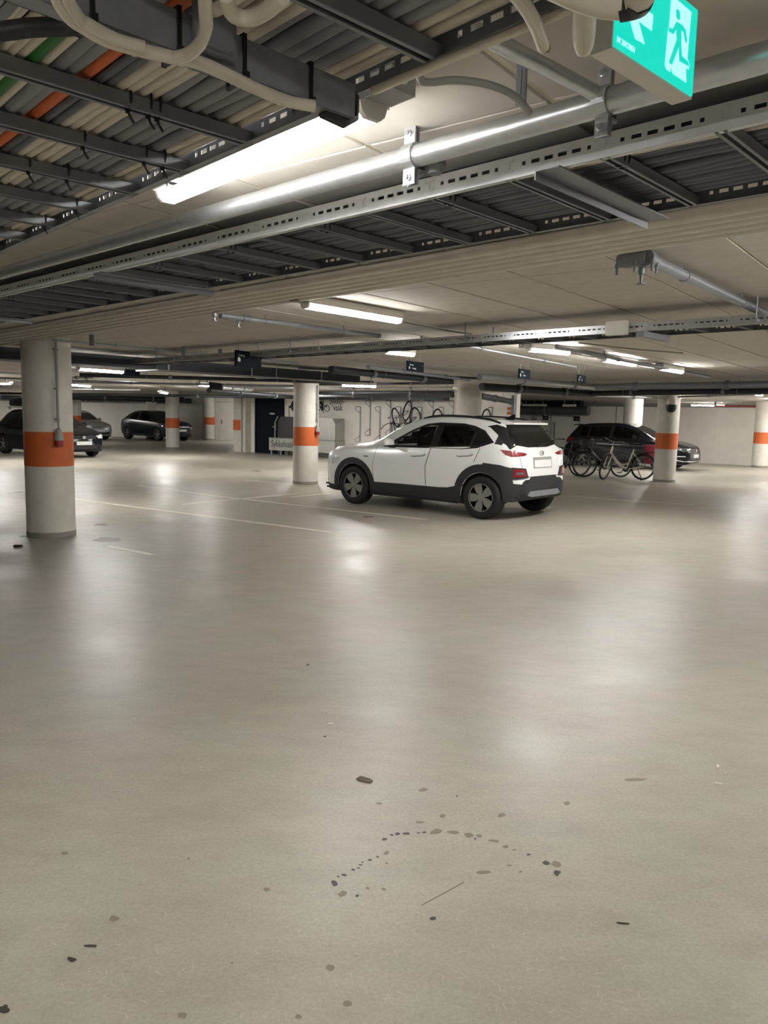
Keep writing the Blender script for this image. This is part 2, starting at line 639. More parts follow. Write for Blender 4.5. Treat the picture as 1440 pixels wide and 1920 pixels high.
# ------------------------------------------------------------------ columns
def column(px, y, label, r=0.275, band=True, loc=None):
    p = loc or at(px, y)
    t = thing('concrete_column', label, 'column', (p.x, p.y, 0))
    MB().lathe([(r, 0), (r, ZC)], 40).build('shaft', M['column'], t)
    MB().lathe([(r + 0.004, 0), (r + 0.004, 0.06), (r, 0.065)], 40, cap=False).build('skirting', M['skirt'], t)
    if band:
        MB().lathe([(r, 0.845), (r + 0.002, 0.846), (r + 0.002, 1.249), (r, 1.25)], 40, cap=False).build('orange_band', M['orange'], t, label='orange warning band')
    return t


COL1 = column(97, 1003, 'near white column with orange band and a hanging socket, by the wet floor patch')
COL2 = column(572.5, 907, 'white column with orange band in front of the bicycle wash')
COL3 = column(1244.5, 903, 'white column with orange band carrying the dome camera, beside the parked bicycles')
column(324, 841, 'slim far column with orange band in front of the dark crossover')
column(393, 825, 'distant column with orange band beside the white double door')
column(1424, 876, 'column with orange band at the end of the right wall, cut by the frame edge')
column(141, 858, 'column with orange band half hidden behind the near column, beside the silver car', loc=at(141, 834))
column(284, 820, 'plain white column standing behind the roof of the dark crossover', band=False, loc=at(284, 822.5))
column(1181, 860, 'plain white column against the right wall behind the black hatchback', band=False, loc=at(1181, 873), r=0.32)
column(876, 905, 'plain white column standing behind the roof of the white car', band=False, loc=at(874, 912))
PL = bw(462) + BN * 0.1
pl = thing('wall_pillar', 'square white pillar with orange band beside the navy door', 'pillar', PL, math.atan2(BD.y, BD.x))
MB().box((-0.06, 0, ZC / 2), (0.62, 0.44, ZC)).build('shaft', M['column'], pl, smooth=0)
MB().box((-0.2, -0.13, 1.05), (0.38, 0.2, 0.40)).build('orange_band', M['orange'], pl, smooth=0)
MB().box((0.08, -0.24, ZC / 2), (0.05, 0.04, ZC)).build('conduit', M['greypl'], pl, smooth=0)


def drop_socket(colth, ang, ztop, label):
    """Conduit down the column with a red hanging socket at its end."""
    d = Vector((math.cos(ang), math.sin(ang), 0))
    p = colth.location + d * 0.315
    t = thing('hanging_socket', label, 'socket', (p.x, p.y, 0))
    MB().tube([(0, 0, ztop), (0, 0, 1.36)], 0.016, 8).build('conduit', M['greypl'], t)
    MB().tube([(0, 0, 1.36), (0.003, 0, 1.29)], 0.008, 6).build('cable', M['cdark'], t)
    MB().lathe([(0.012, 1.30), (0.03, 1.285), (0.052, 1.20), (0.055, 1.155)], 16).build('housing', M['greypl'], t)
    MB().lathe([(0.052, 1.155), (0.05, 1.09), (0.045, 1.085)], 16).build('cap', M['red'], t, label='dark red socket cap')
    for zz in (2.2, 1.75, 1.4):
        if zz < ztop:
            MB().box((-d.x * 0.02, -d.y * 0.02, zz), (0.05, 0.05, 0.02)).build('clip', M['galvd'], t, smooth=0)


def toward(colth, off):
    """Angle on the column facing the camera, turned by off degrees."""
    v = EYE - colth.location
    return math.atan2(v.y, v.x) + D2R(off)


drop_socket(COL1, toward(COL1, 20), 2.30, 'grey conduit with red ended hanging socket on the near column')
drop_socket(COL2, toward(COL2, 52), 2.15, 'grey conduit with red ended hanging socket on the column by the bicycle wash')

# ------------------------------------------------------------------ lamps
def lamp(a, b, label, w_=0.075, z=2.275, box_end=0, group=None, lit='lampfar'):
    """Batten lamp from a to b at the ceiling."""
    a, b = Vector(a), Vector(b)
    rz, L = frame_along(a, b)
    t = thing('batten_lamp', label, 'lamp', ((a.x + b.x) / 2, (a.y + b.y) / 2, z), rz, group)
    h = L / 2
    MB().box((0, 0, 0.045), (L, w_ * 1.2, 0.030)).box((0, w_ * .57, 0.018), (L, w_ * .06, 0.026)).box((0, -w_ * .57, 0.018), (L, w_ * .06, 0.026)).build('housing', M['whitepl'], t, smooth=0)
    prof = [(-w_ / 2, 0.028), (-w_ / 2, 0.004), (-w_ * 0.42, -0.016), (-w_ * 0.25, -0.028), (w_ * 0.25, -0.028), (w_ * 0.42, -0.016), (w_ / 2, 0.004), (w_ / 2, 0.028)]
    mt = rotm((0, 1, 0), (0, 0, 1), (1, 0, 0))
    MB().prism(prof, L - 0.03, mt, -h + 0.015).build('diffuser', M[lit], t)
    for s in (-1, 1):
        MB().prism([(x * 1.04, y * 1.04) for x, y in prof], 0.016, mt, s * (h - 0.008) - 0.008).build('end_cap', M['whitepl'], t)
    if box_end:
        MB().box((box_end * (h + 0.06), 0, 0.03), (0.09, w_ * 0.95, 0.05)).build('junction_box', M['greypl'], t, smooth=0)
        MB().lathe([(0.009, 0), (0.009, 0.006)], 10, rotm((0, 1, 0), (0, 0, 1), (box_end, 0, 0), (box_end * (h + 0.105), 0.0, 0.03))).build('plug', M['lens'], t)
    # short drops that hold the housing to the ceiling
    for s in (-0.7, 0.7):
        MB().box((s * h, 0, (0.06 + ZC - z) / 2 - 0.0012), (0.03, 0.03, max(0.003, ZC - z - 0.061))).build('bracket', M['galvd'], t, smooth=0)
    return t


ZL = 2.275
lamp(at(312, 366, ZL), at(701, 200, ZL), 'long bright lamp beside the nearest cable tray', 0.085, box_end=1, lit='lamp')
lamp(at(571, 570, ZL), at(749, 600, ZL), 'bright lamp on the open ceiling between the two cable trays', 0.08, box_end=-1, lit='lamp')
RG = 'lamps in a row beyond the middle cable tray'
r1, r2 = at(990, 654, ZL), at(1279, 696, ZL)
lamp(at(990, 654, ZL), at(1066, 661, ZL), 'first lamp of the row just past the middle tray, largest of three', 0.075, box_end=-1, group=RG)
lamp(at(1132, 674, ZL), at(1190, 683, ZL), 'second lamp of the row of three beyond the middle tray', 0.075, box_end=-1, group=RG)
lamp(at(1238, 690, ZL), at(1278, 697, ZL), 'third and farthest lamp of the row of three beyond the middle tray', 0.075, box_end=-1, group=RG)
lamp(at(722, 658, ZL - 0.03), at(775, 664, ZL - 0.03), 'small lamp just under the middle tray above the shield sign', 0.075, z=ZL - 0.03)
lamp(at(146, 691, 2.13), at(230, 697, 2.13), 'lamp under the dark duct right of the near column', 0.09, z=2.13)
lamp(at(131, 721, 2.17), at(168, 724, 2.17), 'small lamp low behind the near column above the silver car', 0.09, z=2.17)
lamp(at(640, 722, 2.13), at(705, 724, 2.13), 'lamp above the bicycle wash lettering', 0.10, z=2.13)
lamp(at(372, 721, 2.17), at(392, 723, 2.17), 'short looking lamp beside a dark sign above the distant column', 0.10, z=2.17)
lamp(at(300, 735, 2.13), at(312, 737, 2.13), 'tiny far lamp left of the slim column top', 0.12, z=2.13)
lamp(at(-25, 486, ZL - 0.03), at(24, 482, ZL - 0.03), 'lamp end under the far tray rail at the frame edge', 0.08, z=ZL - 0.03) if False else None
lamp(at(-40, 720, 2.17), at(21, 719, 2.17), 'lamp at the frame edge left of the near column', 0.09, z=2.17)
lamp(RW0 + V * 1.6 - RD * 0.9, RW0 + V * 1.6 + RD * 0.4, 'lamp glowing in the gap above the right wall', 0.09, z=2.24)
# lamps of the same rows behind the photographer
BG = 'lamps behind the viewpoint'
for cx, cy, an in ((2.6, 3.2, VA), (-3.4, 1.0, UA), (0.6, -1.8, UA), (4.4, -2.4, VA), (-5.8, -3.6, UA), (6.2, 6.4, VA), (-0.2, -6.0, UA)):
    d = Vector((math.cos(an), math.sin(an), 0)) * 0.6
    c = Vector((cx, cy, 0))
    lamp(c - d, c + d, 'batten lamp on the ceiling outside the picture', 0.08, group=BG, lit='lampbg')
for cx, cy, an in ((14.5, 20.0, VA), (15, 12, VA), (-12, 16.5, VA)):
    d = Vector((math.cos(an), math.sin(an), 0)) * 0.6
    c = Vector((cx, cy, 0))
    lamp(c - d, c + d, 'batten lamp on the ceiling outside the picture', 0.08, group=BG)
FILL = 'added far lamps kept out of sight'  # lamps added to brighten the far walls, placed where they stay unseen
for cx, cy, an in ((8.28, 23.2, D2R(70)), (12.4, 24.6, VA), (9.2, 19.4, VA), (14.55, 25.85, UA), (16.4, 24.2, UA), (14.4, 22.6, UA), (17.8, 22.6, VA), (9.36, 26.0, D2R(70)), (-20.5, 36.5, UA), (-24.0, 42.5, UA), (2.26, 21.5, VA), (-2.43, 24.0, D2R(96)), (-2.05, 20.2, D2R(96)), (-11.8, 27.2, VA), (-15.2, 35.0, VA), (-17.9, 41.0, VA), (-7.1, 40.0, VA)):
    d = Vector((math.cos(an), math.sin(an), 0)) * 0.6
    c = Vector((cx, cy, 0))
    lamp(c - d, c + d, 'added batten lamp brightening the far end, kept out of sight', 0.08, group=FILL)

# ------------------------------------------------------------------ cable trays
def rail_mesh(L, x0, pitch, h=0.062, th=0.003, slot=True, flange=1, slots_to=None):
    """Perforated side rail along x from 0 to L; rungs sit at x0 + k * pitch."""
    m = MB()
    m.box((L / 2, flange * 0.010, 0.0015), (L, 0.020, 0.003))
    m.box((L / 2, flange * 0.006, h - 0.0015), (L, 0.012, 0.003))
    if not slot:
        m.box((L / 2, 0, h / 2), (L, th, h))
        return m
    lo, hi = h * 0.48, h * 0.66
    m.box((L / 2, 0, lo / 2), (L, th, lo))
    m.box((L / 2, 0, (hi + h) / 2), (L, th, h - hi))
    k0 = math.floor(-x0 / pitch) - 1
    cuts = []
    n = int(L / pitch) + 3
    for k in range(k0, k0 + n):
        b = x0 + k * pitch
        for s, wd in ((0.045, 0.012), (0.075, 0.028), (0.118, 0.028), (0.161, 0.028), (0.204, 0.028), (0.250, 0.012)):
            f = pitch / 0.3
            a = b + s * f
            if 0.01 < a and a + wd * f < L - 0.01:
                cuts.append((a, a + wd * f))
    x = 0
    for a, b in cuts:
        m.box(((x + a) / 2, 0, (lo + hi) / 2), (a - x, th, hi - lo))
        x = b
    m.box(((x + L) / 2, 0, (lo + hi) / 2), (L - x, th, hi - lo))
    for k in range(k0, k0 + n):                       # pressed fixing of every rung
        b = x0 + k * pitch
        if 0.05 < b < L - 0.05:
            for zz in (0.35, 0.78):
                m.box((b, -flange * 0.002, h * zz), (0.036, 0.004, 0.006))
            m.box((b, -flange * 0.002, h * 0.56), (0.010, 0.004, 0.022))
    return m


def tray(P, Q, width, side, x_ref, pitch, label, slots=True, h=0.062, rungs=True, wide=(), mats=('galvd', 'steel'), rung_w=0.030, rods=True):
    """Ladder tray; its reference rail runs from P to Q, the other one lies at side * width."""
    rz, L = frame_along(P, Q)
    t = thing('cable_tray', label, 'cable tray', P, rz)
    d = (Vector(Q) - Vector(P)).normalized()
    x0 = (x_ref - Vector(P)).dot(d) % pitch
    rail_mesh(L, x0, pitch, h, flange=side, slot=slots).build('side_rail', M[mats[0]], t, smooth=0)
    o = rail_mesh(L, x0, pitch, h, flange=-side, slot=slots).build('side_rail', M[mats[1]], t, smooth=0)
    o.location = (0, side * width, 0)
    m = MB()
    W = width
    hw = rung_w / 2
    y = side * W / 2
    m.box((0, y, 0.026), (rung_w, W, 0.003))
    m.box((-hw, y, 0.014), (0.003, W, 0.026))
    m.box((hw, y, 0.014), (0.003, W, 0.026))
    m.box((-hw + 0.0045, y, 0.0015), (0.009, W, 0.003))
    m.box((hw - 0.0045, y, 0.0015), (0.009, W, 0.003))
    me = m.mesh('rung', M['steel'], 0)
    k = 0
    while x0 + k * pitch < L:
        r = link('rung', me, t)
        r.location = (x0 + k * pitch, 0, 0)
        k += 1
    for x in wide:
        MB().box((x, y, 0.0), (0.10, W + 0.06, 0.006)).box((x - 0.05, y, -0.012), (0.004, W + 0.06, 0.03)).box((x + 0.05, y, -0.012), (0.004, W + 0.06, 0.03)).build('support_channel', M['steel'], t, smooth=0)
    # threaded rods to the ceiling
    x = 0.8
    while x < L:
        for yy in ((-side * 0.02, side * (W + 0.02)) if rods else (side * (W + 0.02),)):
            MB().tube([(x, yy, 0.0), (x, yy, ZC - P[2])], 0.005, 6).box((x, yy, 0.02), (0.03, 0.05, 0.02)).build('hanger_rod', M['galvd'], t, smooth=0)
        x += 2.4
    return t, L, x0


Z1, Z3, Z2 = 2.14, 2.21, 2.17
a, b = at(0, 477, Z1), at(1080, 10, Z1)
d1 = (b - a).normalized()
T1P, T1Q = a - d1 * 9, b + d1 * 2.5
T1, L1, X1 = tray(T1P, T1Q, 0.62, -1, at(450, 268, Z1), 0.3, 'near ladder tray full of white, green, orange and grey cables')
a, b = at(0, 556, Z3), at(1440, 225, Z3)
d3 = (b - a).normalized()
fm = at(720, 486, Z3)
n3 = Vector((-d3.y, d3.x, 0))
W3 = abs((fm - a).dot(n3))
T3P, T3Q = a - d3 * 6, b + d3 * 2.0
T3, L3, X3 = tray(T3P, T3Q, W3, 1, at(770, 359, Z3), 0.3, 'bright perforated ladder tray of dark cables between the big pipe and the white pipes', wide=(), mats=('galvlit', 'steel'), rods=False)
for px in ((1046, 322), (195, 512), (-60, 588)):
    q = at(*px, Z3)
    x = (q - T3P).dot(d3)
    MB().box((x, W3 / 2 + 0.02, -0.004), (0.075, W3 + 0.1, 0.004)).box((x - 0.0375, W3 / 2 + 0.02, -0.016), (0.003, W3 + 0.1, 0.026)).build('support_channel', M['steel'], T3, smooth=0)

a, b = at(720, 652, Z2), at(1440, 606, Z2)
d2 = (b - a).normalized()
T2P, T2Q = a - d2 * 7, b + d2 * 6
T2, L2, X2 = tray(T2P, T2Q, 0.36, 1, at(1115, 620, Z2), 0.3, 'thin perforated ladder tray crossing the ceiling past the middle lamp', mats=('galv', 'steel'))
tb = at(1114, 615, Z2)
x = (tb - T2P).dot(d2)
MB().box((x, -0.03, 0.03), (0.16, 0.05, 0.10)).build('junction_box', M['whitepl'], T2, smooth=0)
x = (at(1250, 628, Z2) - T2P).dot(d2)
MB().box((x, 0.1, -0.03), (0.06, 0.42, 0.04)).build('support_channel', M['steel'], T2, smooth=0)


def cable(name, base, rz, L, y, z, r, m, label, group=None, wav=0.006, seed=0, n=8, step=0.33):
    rnd = random.Random(seed)
    pts = []
    k = int(L / step) + 1
    oy, oz = rnd.uniform(-wav, wav), 0
    for i in range(k + 1):
        oy += rnd.uniform(-wav, wav) * 0.7
        oy *= 0.8
        pts.append((L * i / k, y + oy, z + abs(rnd.gauss(0, wav * 0.5))))
    o = MB().tube(pts, r, n).build(name, m, smooth=60)
    o.location = base
    o.rotation_euler = (0, 0, rz)
    return tag(o, label, 'cable', group)


rz1 = T1.rotation_euler.z
CL = [(.032, .012, 'cwhite'), (.060, .011, 'cwhite'), (.092, .015, 'cgrey'), (.124, .015, 'cgrey'), (.156, .015, 'cgrey'), (.188, .015, 'cgrey'),
      (.218, .014, 'cgrey'), (.246, .011, 'cwhite'), (.270, .012, 'cwhite'), (.293, .010, 'cwhite'), (.316, .012, 'cwhite'), (.338, .009, 'cdark'), (.357, .009, 'cdark'),
      (.381, .014, 'corange'), (.411, .015, 'cgrey'), (.442, .015, 'cgrey'), (.468, .009, 'cwhite'), (.490, .013, 'cgreen'), (.513, .009, 'cwhite'),
      (.530, .008, 'cwhite'), (.546, .008, 'cwhite'), (.562, .007, 'cwhite'), (.577, .008, 'cwhite'), (.593, .008, 'cwhite')]
ORD = 'first second third fourth fifth sixth seventh eighth ninth tenth eleventh twelfth thirteenth fourteenth fifteenth'.split()
seen = {}
LB = dict(cwhite=('white cable lying in the near tray', 'white cables in the near tray'),
          cgrey=('thick grey cable lying in the near tray', 'grey cables in the near tray'),
          cdark=('thin dark grey cable next to the orange one in the near tray', 'thin dark cables in the near tray'),
          corange=('single orange cable in the near tray', None), cgreen=('single green cable in the near tray', None))
for k, (y, r, m) in enumerate(CL):
    lab_, grp_ = LB[m]
    if m == 'cdark':
        lab_ = 'thin dark grey cable touching the orange one in the near tray' if y > .35 else 'thin dark grey cable between the white ones and its dark twin in the near tray'
    if m in ('cwhite', 'cgrey'):
        lab_ = '%s %s cable of the near tray, counted from its rail beside the long lamp' % (ORD[seen.get(m, 0)], 'white' if m == 'cwhite' else 'thick grey')
        seen[m] = seen.get(m, 0) + 1
    cable('cable', T1P, rz1, L1, -y, 0.029 + r, r, M[m], lab_, grp_, seed=k)
up_ = MB()
rnd = random.Random(3)
for k in range(22):
    y = 0.03 + k * 0.026
    pts = [(L1 * i / 30, -y + rnd.uniform(-0.005, 0.005), 0.068 + rnd.uniform(0, 0.006)) for i in range(31)]
    up_.tube(pts, 0.014, 6)
o = up_.build('upper_cable_layer', M['cdark'], smooth=60)
o.location, o.rotation_euler = T1P, (0, 0, rz1)
tag(o, 'second layer of cables packed above those in the near tray', 'cables')['kind'] = 'stuff'

rz3 = T3.rotation_euler.z
n3c = int((W3 - 0.08) / 0.033)
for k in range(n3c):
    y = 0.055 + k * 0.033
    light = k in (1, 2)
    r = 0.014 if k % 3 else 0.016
    cable('cable', T3P, rz3, L3, y, 0.029 + r, r, M['cwhite' if light else 'cdark' if k else 'black'],  # first cable blackened to stand for the shade seen through the slots
          '%s dark grey cable of the perforated tray, counted from its bright rail' % ORD[k - 3] if k > 2 else 'cable next to the bright rail of the perforated tray, blackened as shade behind its slots' if k == 0 else ('pale cable nearest the bright rail of the perforated tray' if k == 1 else 'second pale cable from the bright rail of the perforated tray') if light else 'dark grey cable in the perforated tray with the bright rail',
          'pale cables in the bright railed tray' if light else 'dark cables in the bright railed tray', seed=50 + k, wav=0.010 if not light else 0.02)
up_ = MB()
for k in range(int((W3 - 0.07) / 0.03)):
    y = 0.07 + k * 0.03
    pts = [(L3 * i / 30, y + rnd.uniform(-0.005, 0.005), 0.072 + rnd.uniform(0, 0.006)) for i in range(31)]
    up_.tube(pts, 0.016, 6)
o = up_.build('upper_cable_layer', M['cshade'], smooth=60)
o.location, o.rotation_euler = T3P, (0, 0, rz3)
tag(o, 'second layer of cables packed above those in the perforated tray', 'cables')['kind'] = 'stuff'
rz2 = T2.rotation_euler.z
for k in range(7):
    cable('cable', T2P, rz2, L2, 0.05 + k * 0.03, 0.042, 0.012, M['cdark'], 'dark cable in the thin tray crossing past the middle lamp', 'cables in the thin crossing tray', seed=90 + k)


def in_tray(tr, P, d, x, y, z):
    return tr.matrix_basis @ Vector((x, y, z))


bpy.context.view_layer.update()


def tie(tr, X0, k, y, label, group, r=0.018, tail=True, pitch=0.3):
    """Black cable tie round a rung."""
    x = X0 + k * pitch
    t = tr.matrix_world @ Vector((x, y, 0.02))
    pts = [(0.019 * math.cos(a), 0, 0.026 * math.sin(a)) for a in np.linspace(0, 2 * math.pi, 13)[:-1]]
    m = MB().tube([(p[0] * 1.0, p[1], p[2] + 0.004) for p in pts], 0.0028, 5, closed=True)
    if tail:
        m.tube([(0.0, 0.0, -0.022), (0.003, 0.004, -0.036), (0.004, 0.012, -0.046)], 0.003, 5)
        m.box((0, 0, -0.024), (0.008, 0.007, 0.007))
    o = m.build('cable_tie', M['black'], smooth=60)
    o.location = t
    o.rotation_euler = (0, 0, tr.rotation_euler.z)
    tag(o, label, 'cable tie', group)


k1 = round(((at(450, 268, Z1) - T1P).dot(d1) - X1) / 0.3)
for dk, y in ((0, -.30), (0, -.255), (0, -.235), (-1, -.275), (-1, -.07), (-2, -.20), (-2, -.30), (-3, -.06), (-4, -.05), (-1, -.12)):
    tie(T1, X1, k1 + dk, y, 'black cable tie round a rung of the near tray', 'ties on the near tray')
k3 = round(((at(770, 359, Z3) - T3P).dot(d3) - X3) / 0.3)
for dk in range(-14, 5):
    if dk % 2 == 0:
        tie(T3, X3, k3 + dk, 0.085, 'short black cable tie on a rung of the bright railed tray', 'ties on the bright railed tray', tail=False)
        tie(T3, X3, k3 + dk, 0.11, 'short black cable tie on a rung of the bright railed tray', 'ties on the bright railed tray', tail=False)

# support beam under the near tray, with its hanger and strapped cable
ZB = 2.075
a, b = at(140, 24, ZB), at(664, 222, ZB)
rzb, LB_ = frame_along(a, b)
a = a - (b - a).normalized() * 0.25
rzb, LB_ = frame_along(a, b)
sb = thing('tray_support_beam', 'grey channel beam carrying the near tray, with a rounded end by the long lamp', 'beam', a, rzb)
m = MB()
m.box((LB_ / 2, 0, 0.03), (LB_, 0.003, 0.06)).box((LB_ / 2, 0.02, 0.0015), (LB_, 0.04, 0.003)).box((LB_ / 2, 0.02, 0.0585), (LB_, 0.04, 0.003))
m.box((LB_ / 2, 0.039, 0.006), (LB_, 0.002, 0.012)).box((LB_ / 2, 0.039, 0.054), (LB_, 0.002, 0.012))
m.build('channel', M['galvd'], sb, smooth=0)
MB().tube([(LB_ - 0.06, 0.02, 0.0), (LB_ - 0.01, 0.02, -0.004), (LB_ + 0.015, 0.02, 0.012), (LB_ + 0.015, 0.02, 0.045), (LB_ - 0.01, 0.02, 0.06)], 0.012, 8).build('end_loop', M['black'], sb)
bdir = (b - a).normalized()
q = at(420, 100, ZB)
hx = (q - a).dot((b - a).normalized())
MB().box((hx, -0.022, 0.14), (0.045, 0.04, 0.26)).box((hx, -0.022, 0.045), (0.075, 0.008, 0.075)).build('hanger_post', M['steel'], sb, smooth=0)
for s in (0.03, 0.075):
    MB().lathe([(0.011, 0), (0.011, 0.008)], 6, rotm((1, 0, 0), (0, 0, 1), (0, -1, 0), (hx, -0.026, s))).build('bolt', M['bolt'], sb)


def wire(name, px, r, m, label, cat='cable', group=None, n=8, z=None):
    pts = [at(p[0], p[1], p[2] if len(p) > 2 else z) for p in px]
    fine = []
    for i in range(len(pts) - 1):
        p0, p1, p2, p3 = pts[max(i - 1, 0)], pts[i], pts[i + 1], pts[min(i + 2, len(pts) - 1)]
        for s in range(5):
            t = s / 5
            fine.append(0.5 * ((2 * p1) + (p2 - p0) * t + (2 * p0 - 5 * p1 + 4 * p2 - p3) * t * t + (3 * p1 - p0 - 3 * p2 + p3) * t ** 3))
    fine.append(pts[-1])
    base = fine[0].copy()
    o = MB().tube([p - base for p in fine], r, n).build(name, m, smooth=60)
    o.location = base
    return tag(o, label, cat, group)


wire('strapped_cable', [(95, -40), (112, 5), (135, 35), (160, 52), (200, 75), (255, 92), (320, 107), (375, 118), (425, 140), (480, 166), (540, 190), (590, 199)], 0.0105, M['cwhite'], 'white cable strapped along the underside of the grey beam', z=2.062)
wire('strapped_cable', [(118, -40), (128, 0), (150, 36), (165, 45), (215, 72), (270, 88)], 0.009, M['cwhite'], 'second white cable bending over the start of the grey beam', z=2.058)
wire('looped_cable', [(330, 108), (355, 100), (376, 80), (386, 50), (385, 20), (384, -30)], 0.0095, M['cwhite'], 'white cable curling up past the hanger post', z=2.055)
wire('looped_cable', [(424, -10), (428, 12), (442, 30), (470, 34), (500, 20), (530, -6)], 0.011, M['cwhite'], 'white cable looping down beside the hanger post at the frame top', z=2.06)
wire('looped_cable', [(250, 95, 2.16), (330, 60, 2.15), (420, 8, 2.13), (460, -20, 2.13)], 0.0105, M['cwhite'], 'white cable lying on the grey beam left of the hanger post', z=2.13)
wire('black_strap', [(-40, 66), (0, 60), (60, 52), (125, 50), (150, 44)], 0.014, M['black'], 'black strap across the white cables at the frame corner', 'strap', z=2.08)
TL = ['black cable tie on the grey beam at its upper end by the black strap', 'black cable tie on the grey beam left of the hanger post', 'black cable tie on the grey beam right of the hanger post', 'black cable tie on the grey beam near its rounded end']
for px, lab in zip(((152, 52), (342, 92), (462, 140), (594, 184)), TL):
    x = (at(*px, ZB) - a).dot(bdir)
    m = MB()
    lo = -0.008
    m.box((0, -0.005, (lo + .062) / 2), (0.007, 0.003, .066 - lo)).box((0, 0.046, (lo + .062) / 2), (0.007, 0.003, .066 - lo)).box((0, 0.02, lo), (0.007, 0.054, 0.003)).box((0, 0.02, 0.064), (0.007, 0.054, 0.003)).box((0, -0.009, 0.0), (0.010, 0.008, 0.010))
    o = m.build('beam_tie', M['black'], smooth=0)
    o.location, o.rotation_euler = a + bdir * x, (0, 0, rzb)
    tag(o, lab, 'cable tie', 'ties on the grey beam')

# ------------------------------------------------------------------ pipes overhead
def pipe(name, a, b, r, m, label, cat='pipe', group=None, n=20, collars=(), hang=0.0):
    """Straight pipe with collar rings at the given fractions and rod hangers every hang metres."""
    a, b = Vector(a), Vector(b)
    t = thing(name, label, cat, a, 0, group)
    d = b - a
    MB().tube([(0, 0, 0), d], r, n).build('barrel', M[m], t, smooth=60)
    x = d.normalized()
    if hang:
        L = d.length
        k = hang * 0.5
        while k < L:
            p = x * k
            y = Vector((0, 0, 1)).cross(x).normalized()
            ring = [p + y * math.cos(t_) * (r + 0.003) + Vector((0, 0, 1)) * math.sin(t_) * (r + 0.003) for t_ in np.linspace(0, 2 * math.pi, 17)[:-1]]
            MB().tube(ring, 0.004, 6, closed=True).tube([p + Vector((0, 0, r)), p + Vector((0, 0, ZC - a.z))], 0.004, 6).build('hanger', M['galvd'], t, smooth=60)
            k += hang
    for c in collars:
        p = d * c
        MB().tube([p - x * 0.035, p - x * 0.033, p + x * 0.033, p + x * 0.035], [r, r * 1.3, r * 1.3, r], 20).build('coupling', M['steel'], t, smooth=40)
    return t


ZP = 2.262
a, b = at(360, 411, ZP), at(1440, 106, ZP)
dp = (b - a).normalized()
PC0, PC1 = a - dp * 7, b + dp * 2
pc = pipe('sprinkler_main', PC0, PC1, 0.031, 'galv', 'big galvanised sprinkler main running beside the bright railed tray')
rzp = math.atan2(dp.y, dp.x)


def saddle(px, label, sc=1.0):
    """Two bolt clamp round the main pipe, ears above and below."""
    q = at(*px, ZP)
    k = (q - PC0).dot(dp)
    p = PC0 + dp * k
    t = thing('pipe_clamp', label, 'pipe clamp', p, rzp)
    m = MB()
    wd = 0.042 * sc
    ys = -1                                      # side that faces the viewer
    pts = []
    for aa in np.linspace(-90, 90, 11):
        pts.append((0.037 * math.cos(D2R(aa)), 0.037 * math.sin(D2R(aa))))
    for i in range(10):
        (y0, z0), (y1, z1) = pts[i], pts[i + 1]
        m.bar((0, ys * y0, z0), (0, ys * y1, z1), wd, 0.005, up=(1, 0, 0)) if False else m.add(
            [(-wd / 2, ys * y0, z0), (wd / 2, ys * y0, z0), (wd / 2, ys * y1, z1), (-wd / 2, ys * y1, z1),
             (-wd / 2, ys * y0 * 0.87, z0 * 0.87), (wd / 2, ys * y0 * 0.87, z0 * 0.87), (wd / 2, ys * y1 * 0.87, z1 * 0.87), (-wd / 2, ys * y1 * 0.87, z1 * 0.87)],
            [(0, 1, 2, 3), (7, 6, 5, 4), (0, 3, 7, 4), (1, 5, 6, 2)])
    for s in (-1, 1):
        m.box((0, -0.010, s * 0.056), (wd, 0.006, 0.044))
    m.build('front_half', M['galv'], t, smooth=40)
    bk = MB()
    for s in (-1, 1):
        bk.box((0, 0.006, s * 0.056), (wd * 0.95, 0.006, 0.042))
    bk.box((0, 0.034, 0), (wd * 0.9, 0.006, 0.08)).box((0, 0.02, 0.036), (wd * 0.9, 0.03, 0.006)).box((0, 0.02, -0.036), (wd * 0.9, 0.03, 0.006))
    bk.build('back_half', M['steel'], t, smooth=0)
    for s in (-1, 1):
        MB().lathe([(0.010, 0), (0.010, 0.006), (0.006, 0.007), (0.006, 0.014)], 6, rotm((1, 0, 0), (0, 0, 1), (0, -1, 0), (0, -0.013, s * 0.06))).build('bolt', M['bolt'], t, smooth=30)
    MB().tube([(0, 0.006, 0.07), (0, 0.006, ZC - ZP)], 0.005, 6).build('rod', M['galvd'], t)
    return t


saddle((764, 291), 'bright two bolt clamp on the sprinkler main left of the exit sign')
saddle((1131, 190), 'dark clamp joining the branch pipe to the sprinkler main below the exit sign', 0.8)
bq = at(1112, 172, ZP)
be = at(930, 78, ZP)
pipe('branch_pipe', bq, be + (be - bq) * 0.8, 0.017, 'galv', 'thin branch pipe leaving the sprinkler main towards the near tray')
q = at(815, 313, ZP - 0.02)
t = thing('ceiling_sprinkler', 'dark sprinkler head behind the sprinkler main by the bright clamp', 'sprinkler', q)
MB().lathe([(0.012, 0.06), (0.03, 0.03), (0.034, 0.0), (0.02, -0.02)], 16).build('cup', M['steel'], t)

ZW = 2.308
tops = (at(0, 624, ZW), at(1440, 379, ZW))
bots = (at(0, 645, ZW), at(1440, 422, ZW))
WL = ['white pipe next to the dark perforated tray, first of the row of five', 'second white pipe of the row of five counted from the dark tray', 'middle white pipe of the row of five on the ceiling',
      'fourth white pipe of the row of five counted from the dark tray', 'last white pipe of the row of five, on the side of the middle lamp']
for k in range(5):
    f = k / 4
    a, b = tops[0].lerp(bots[0], f), tops[1].lerp(bots[1], f)
    d = (b - a).normalized()
    pipe('white_pipe', a - d * 5, b + d * 2, 0.027, 'wpipe', WL[k], group='row of white pipes', n=16)

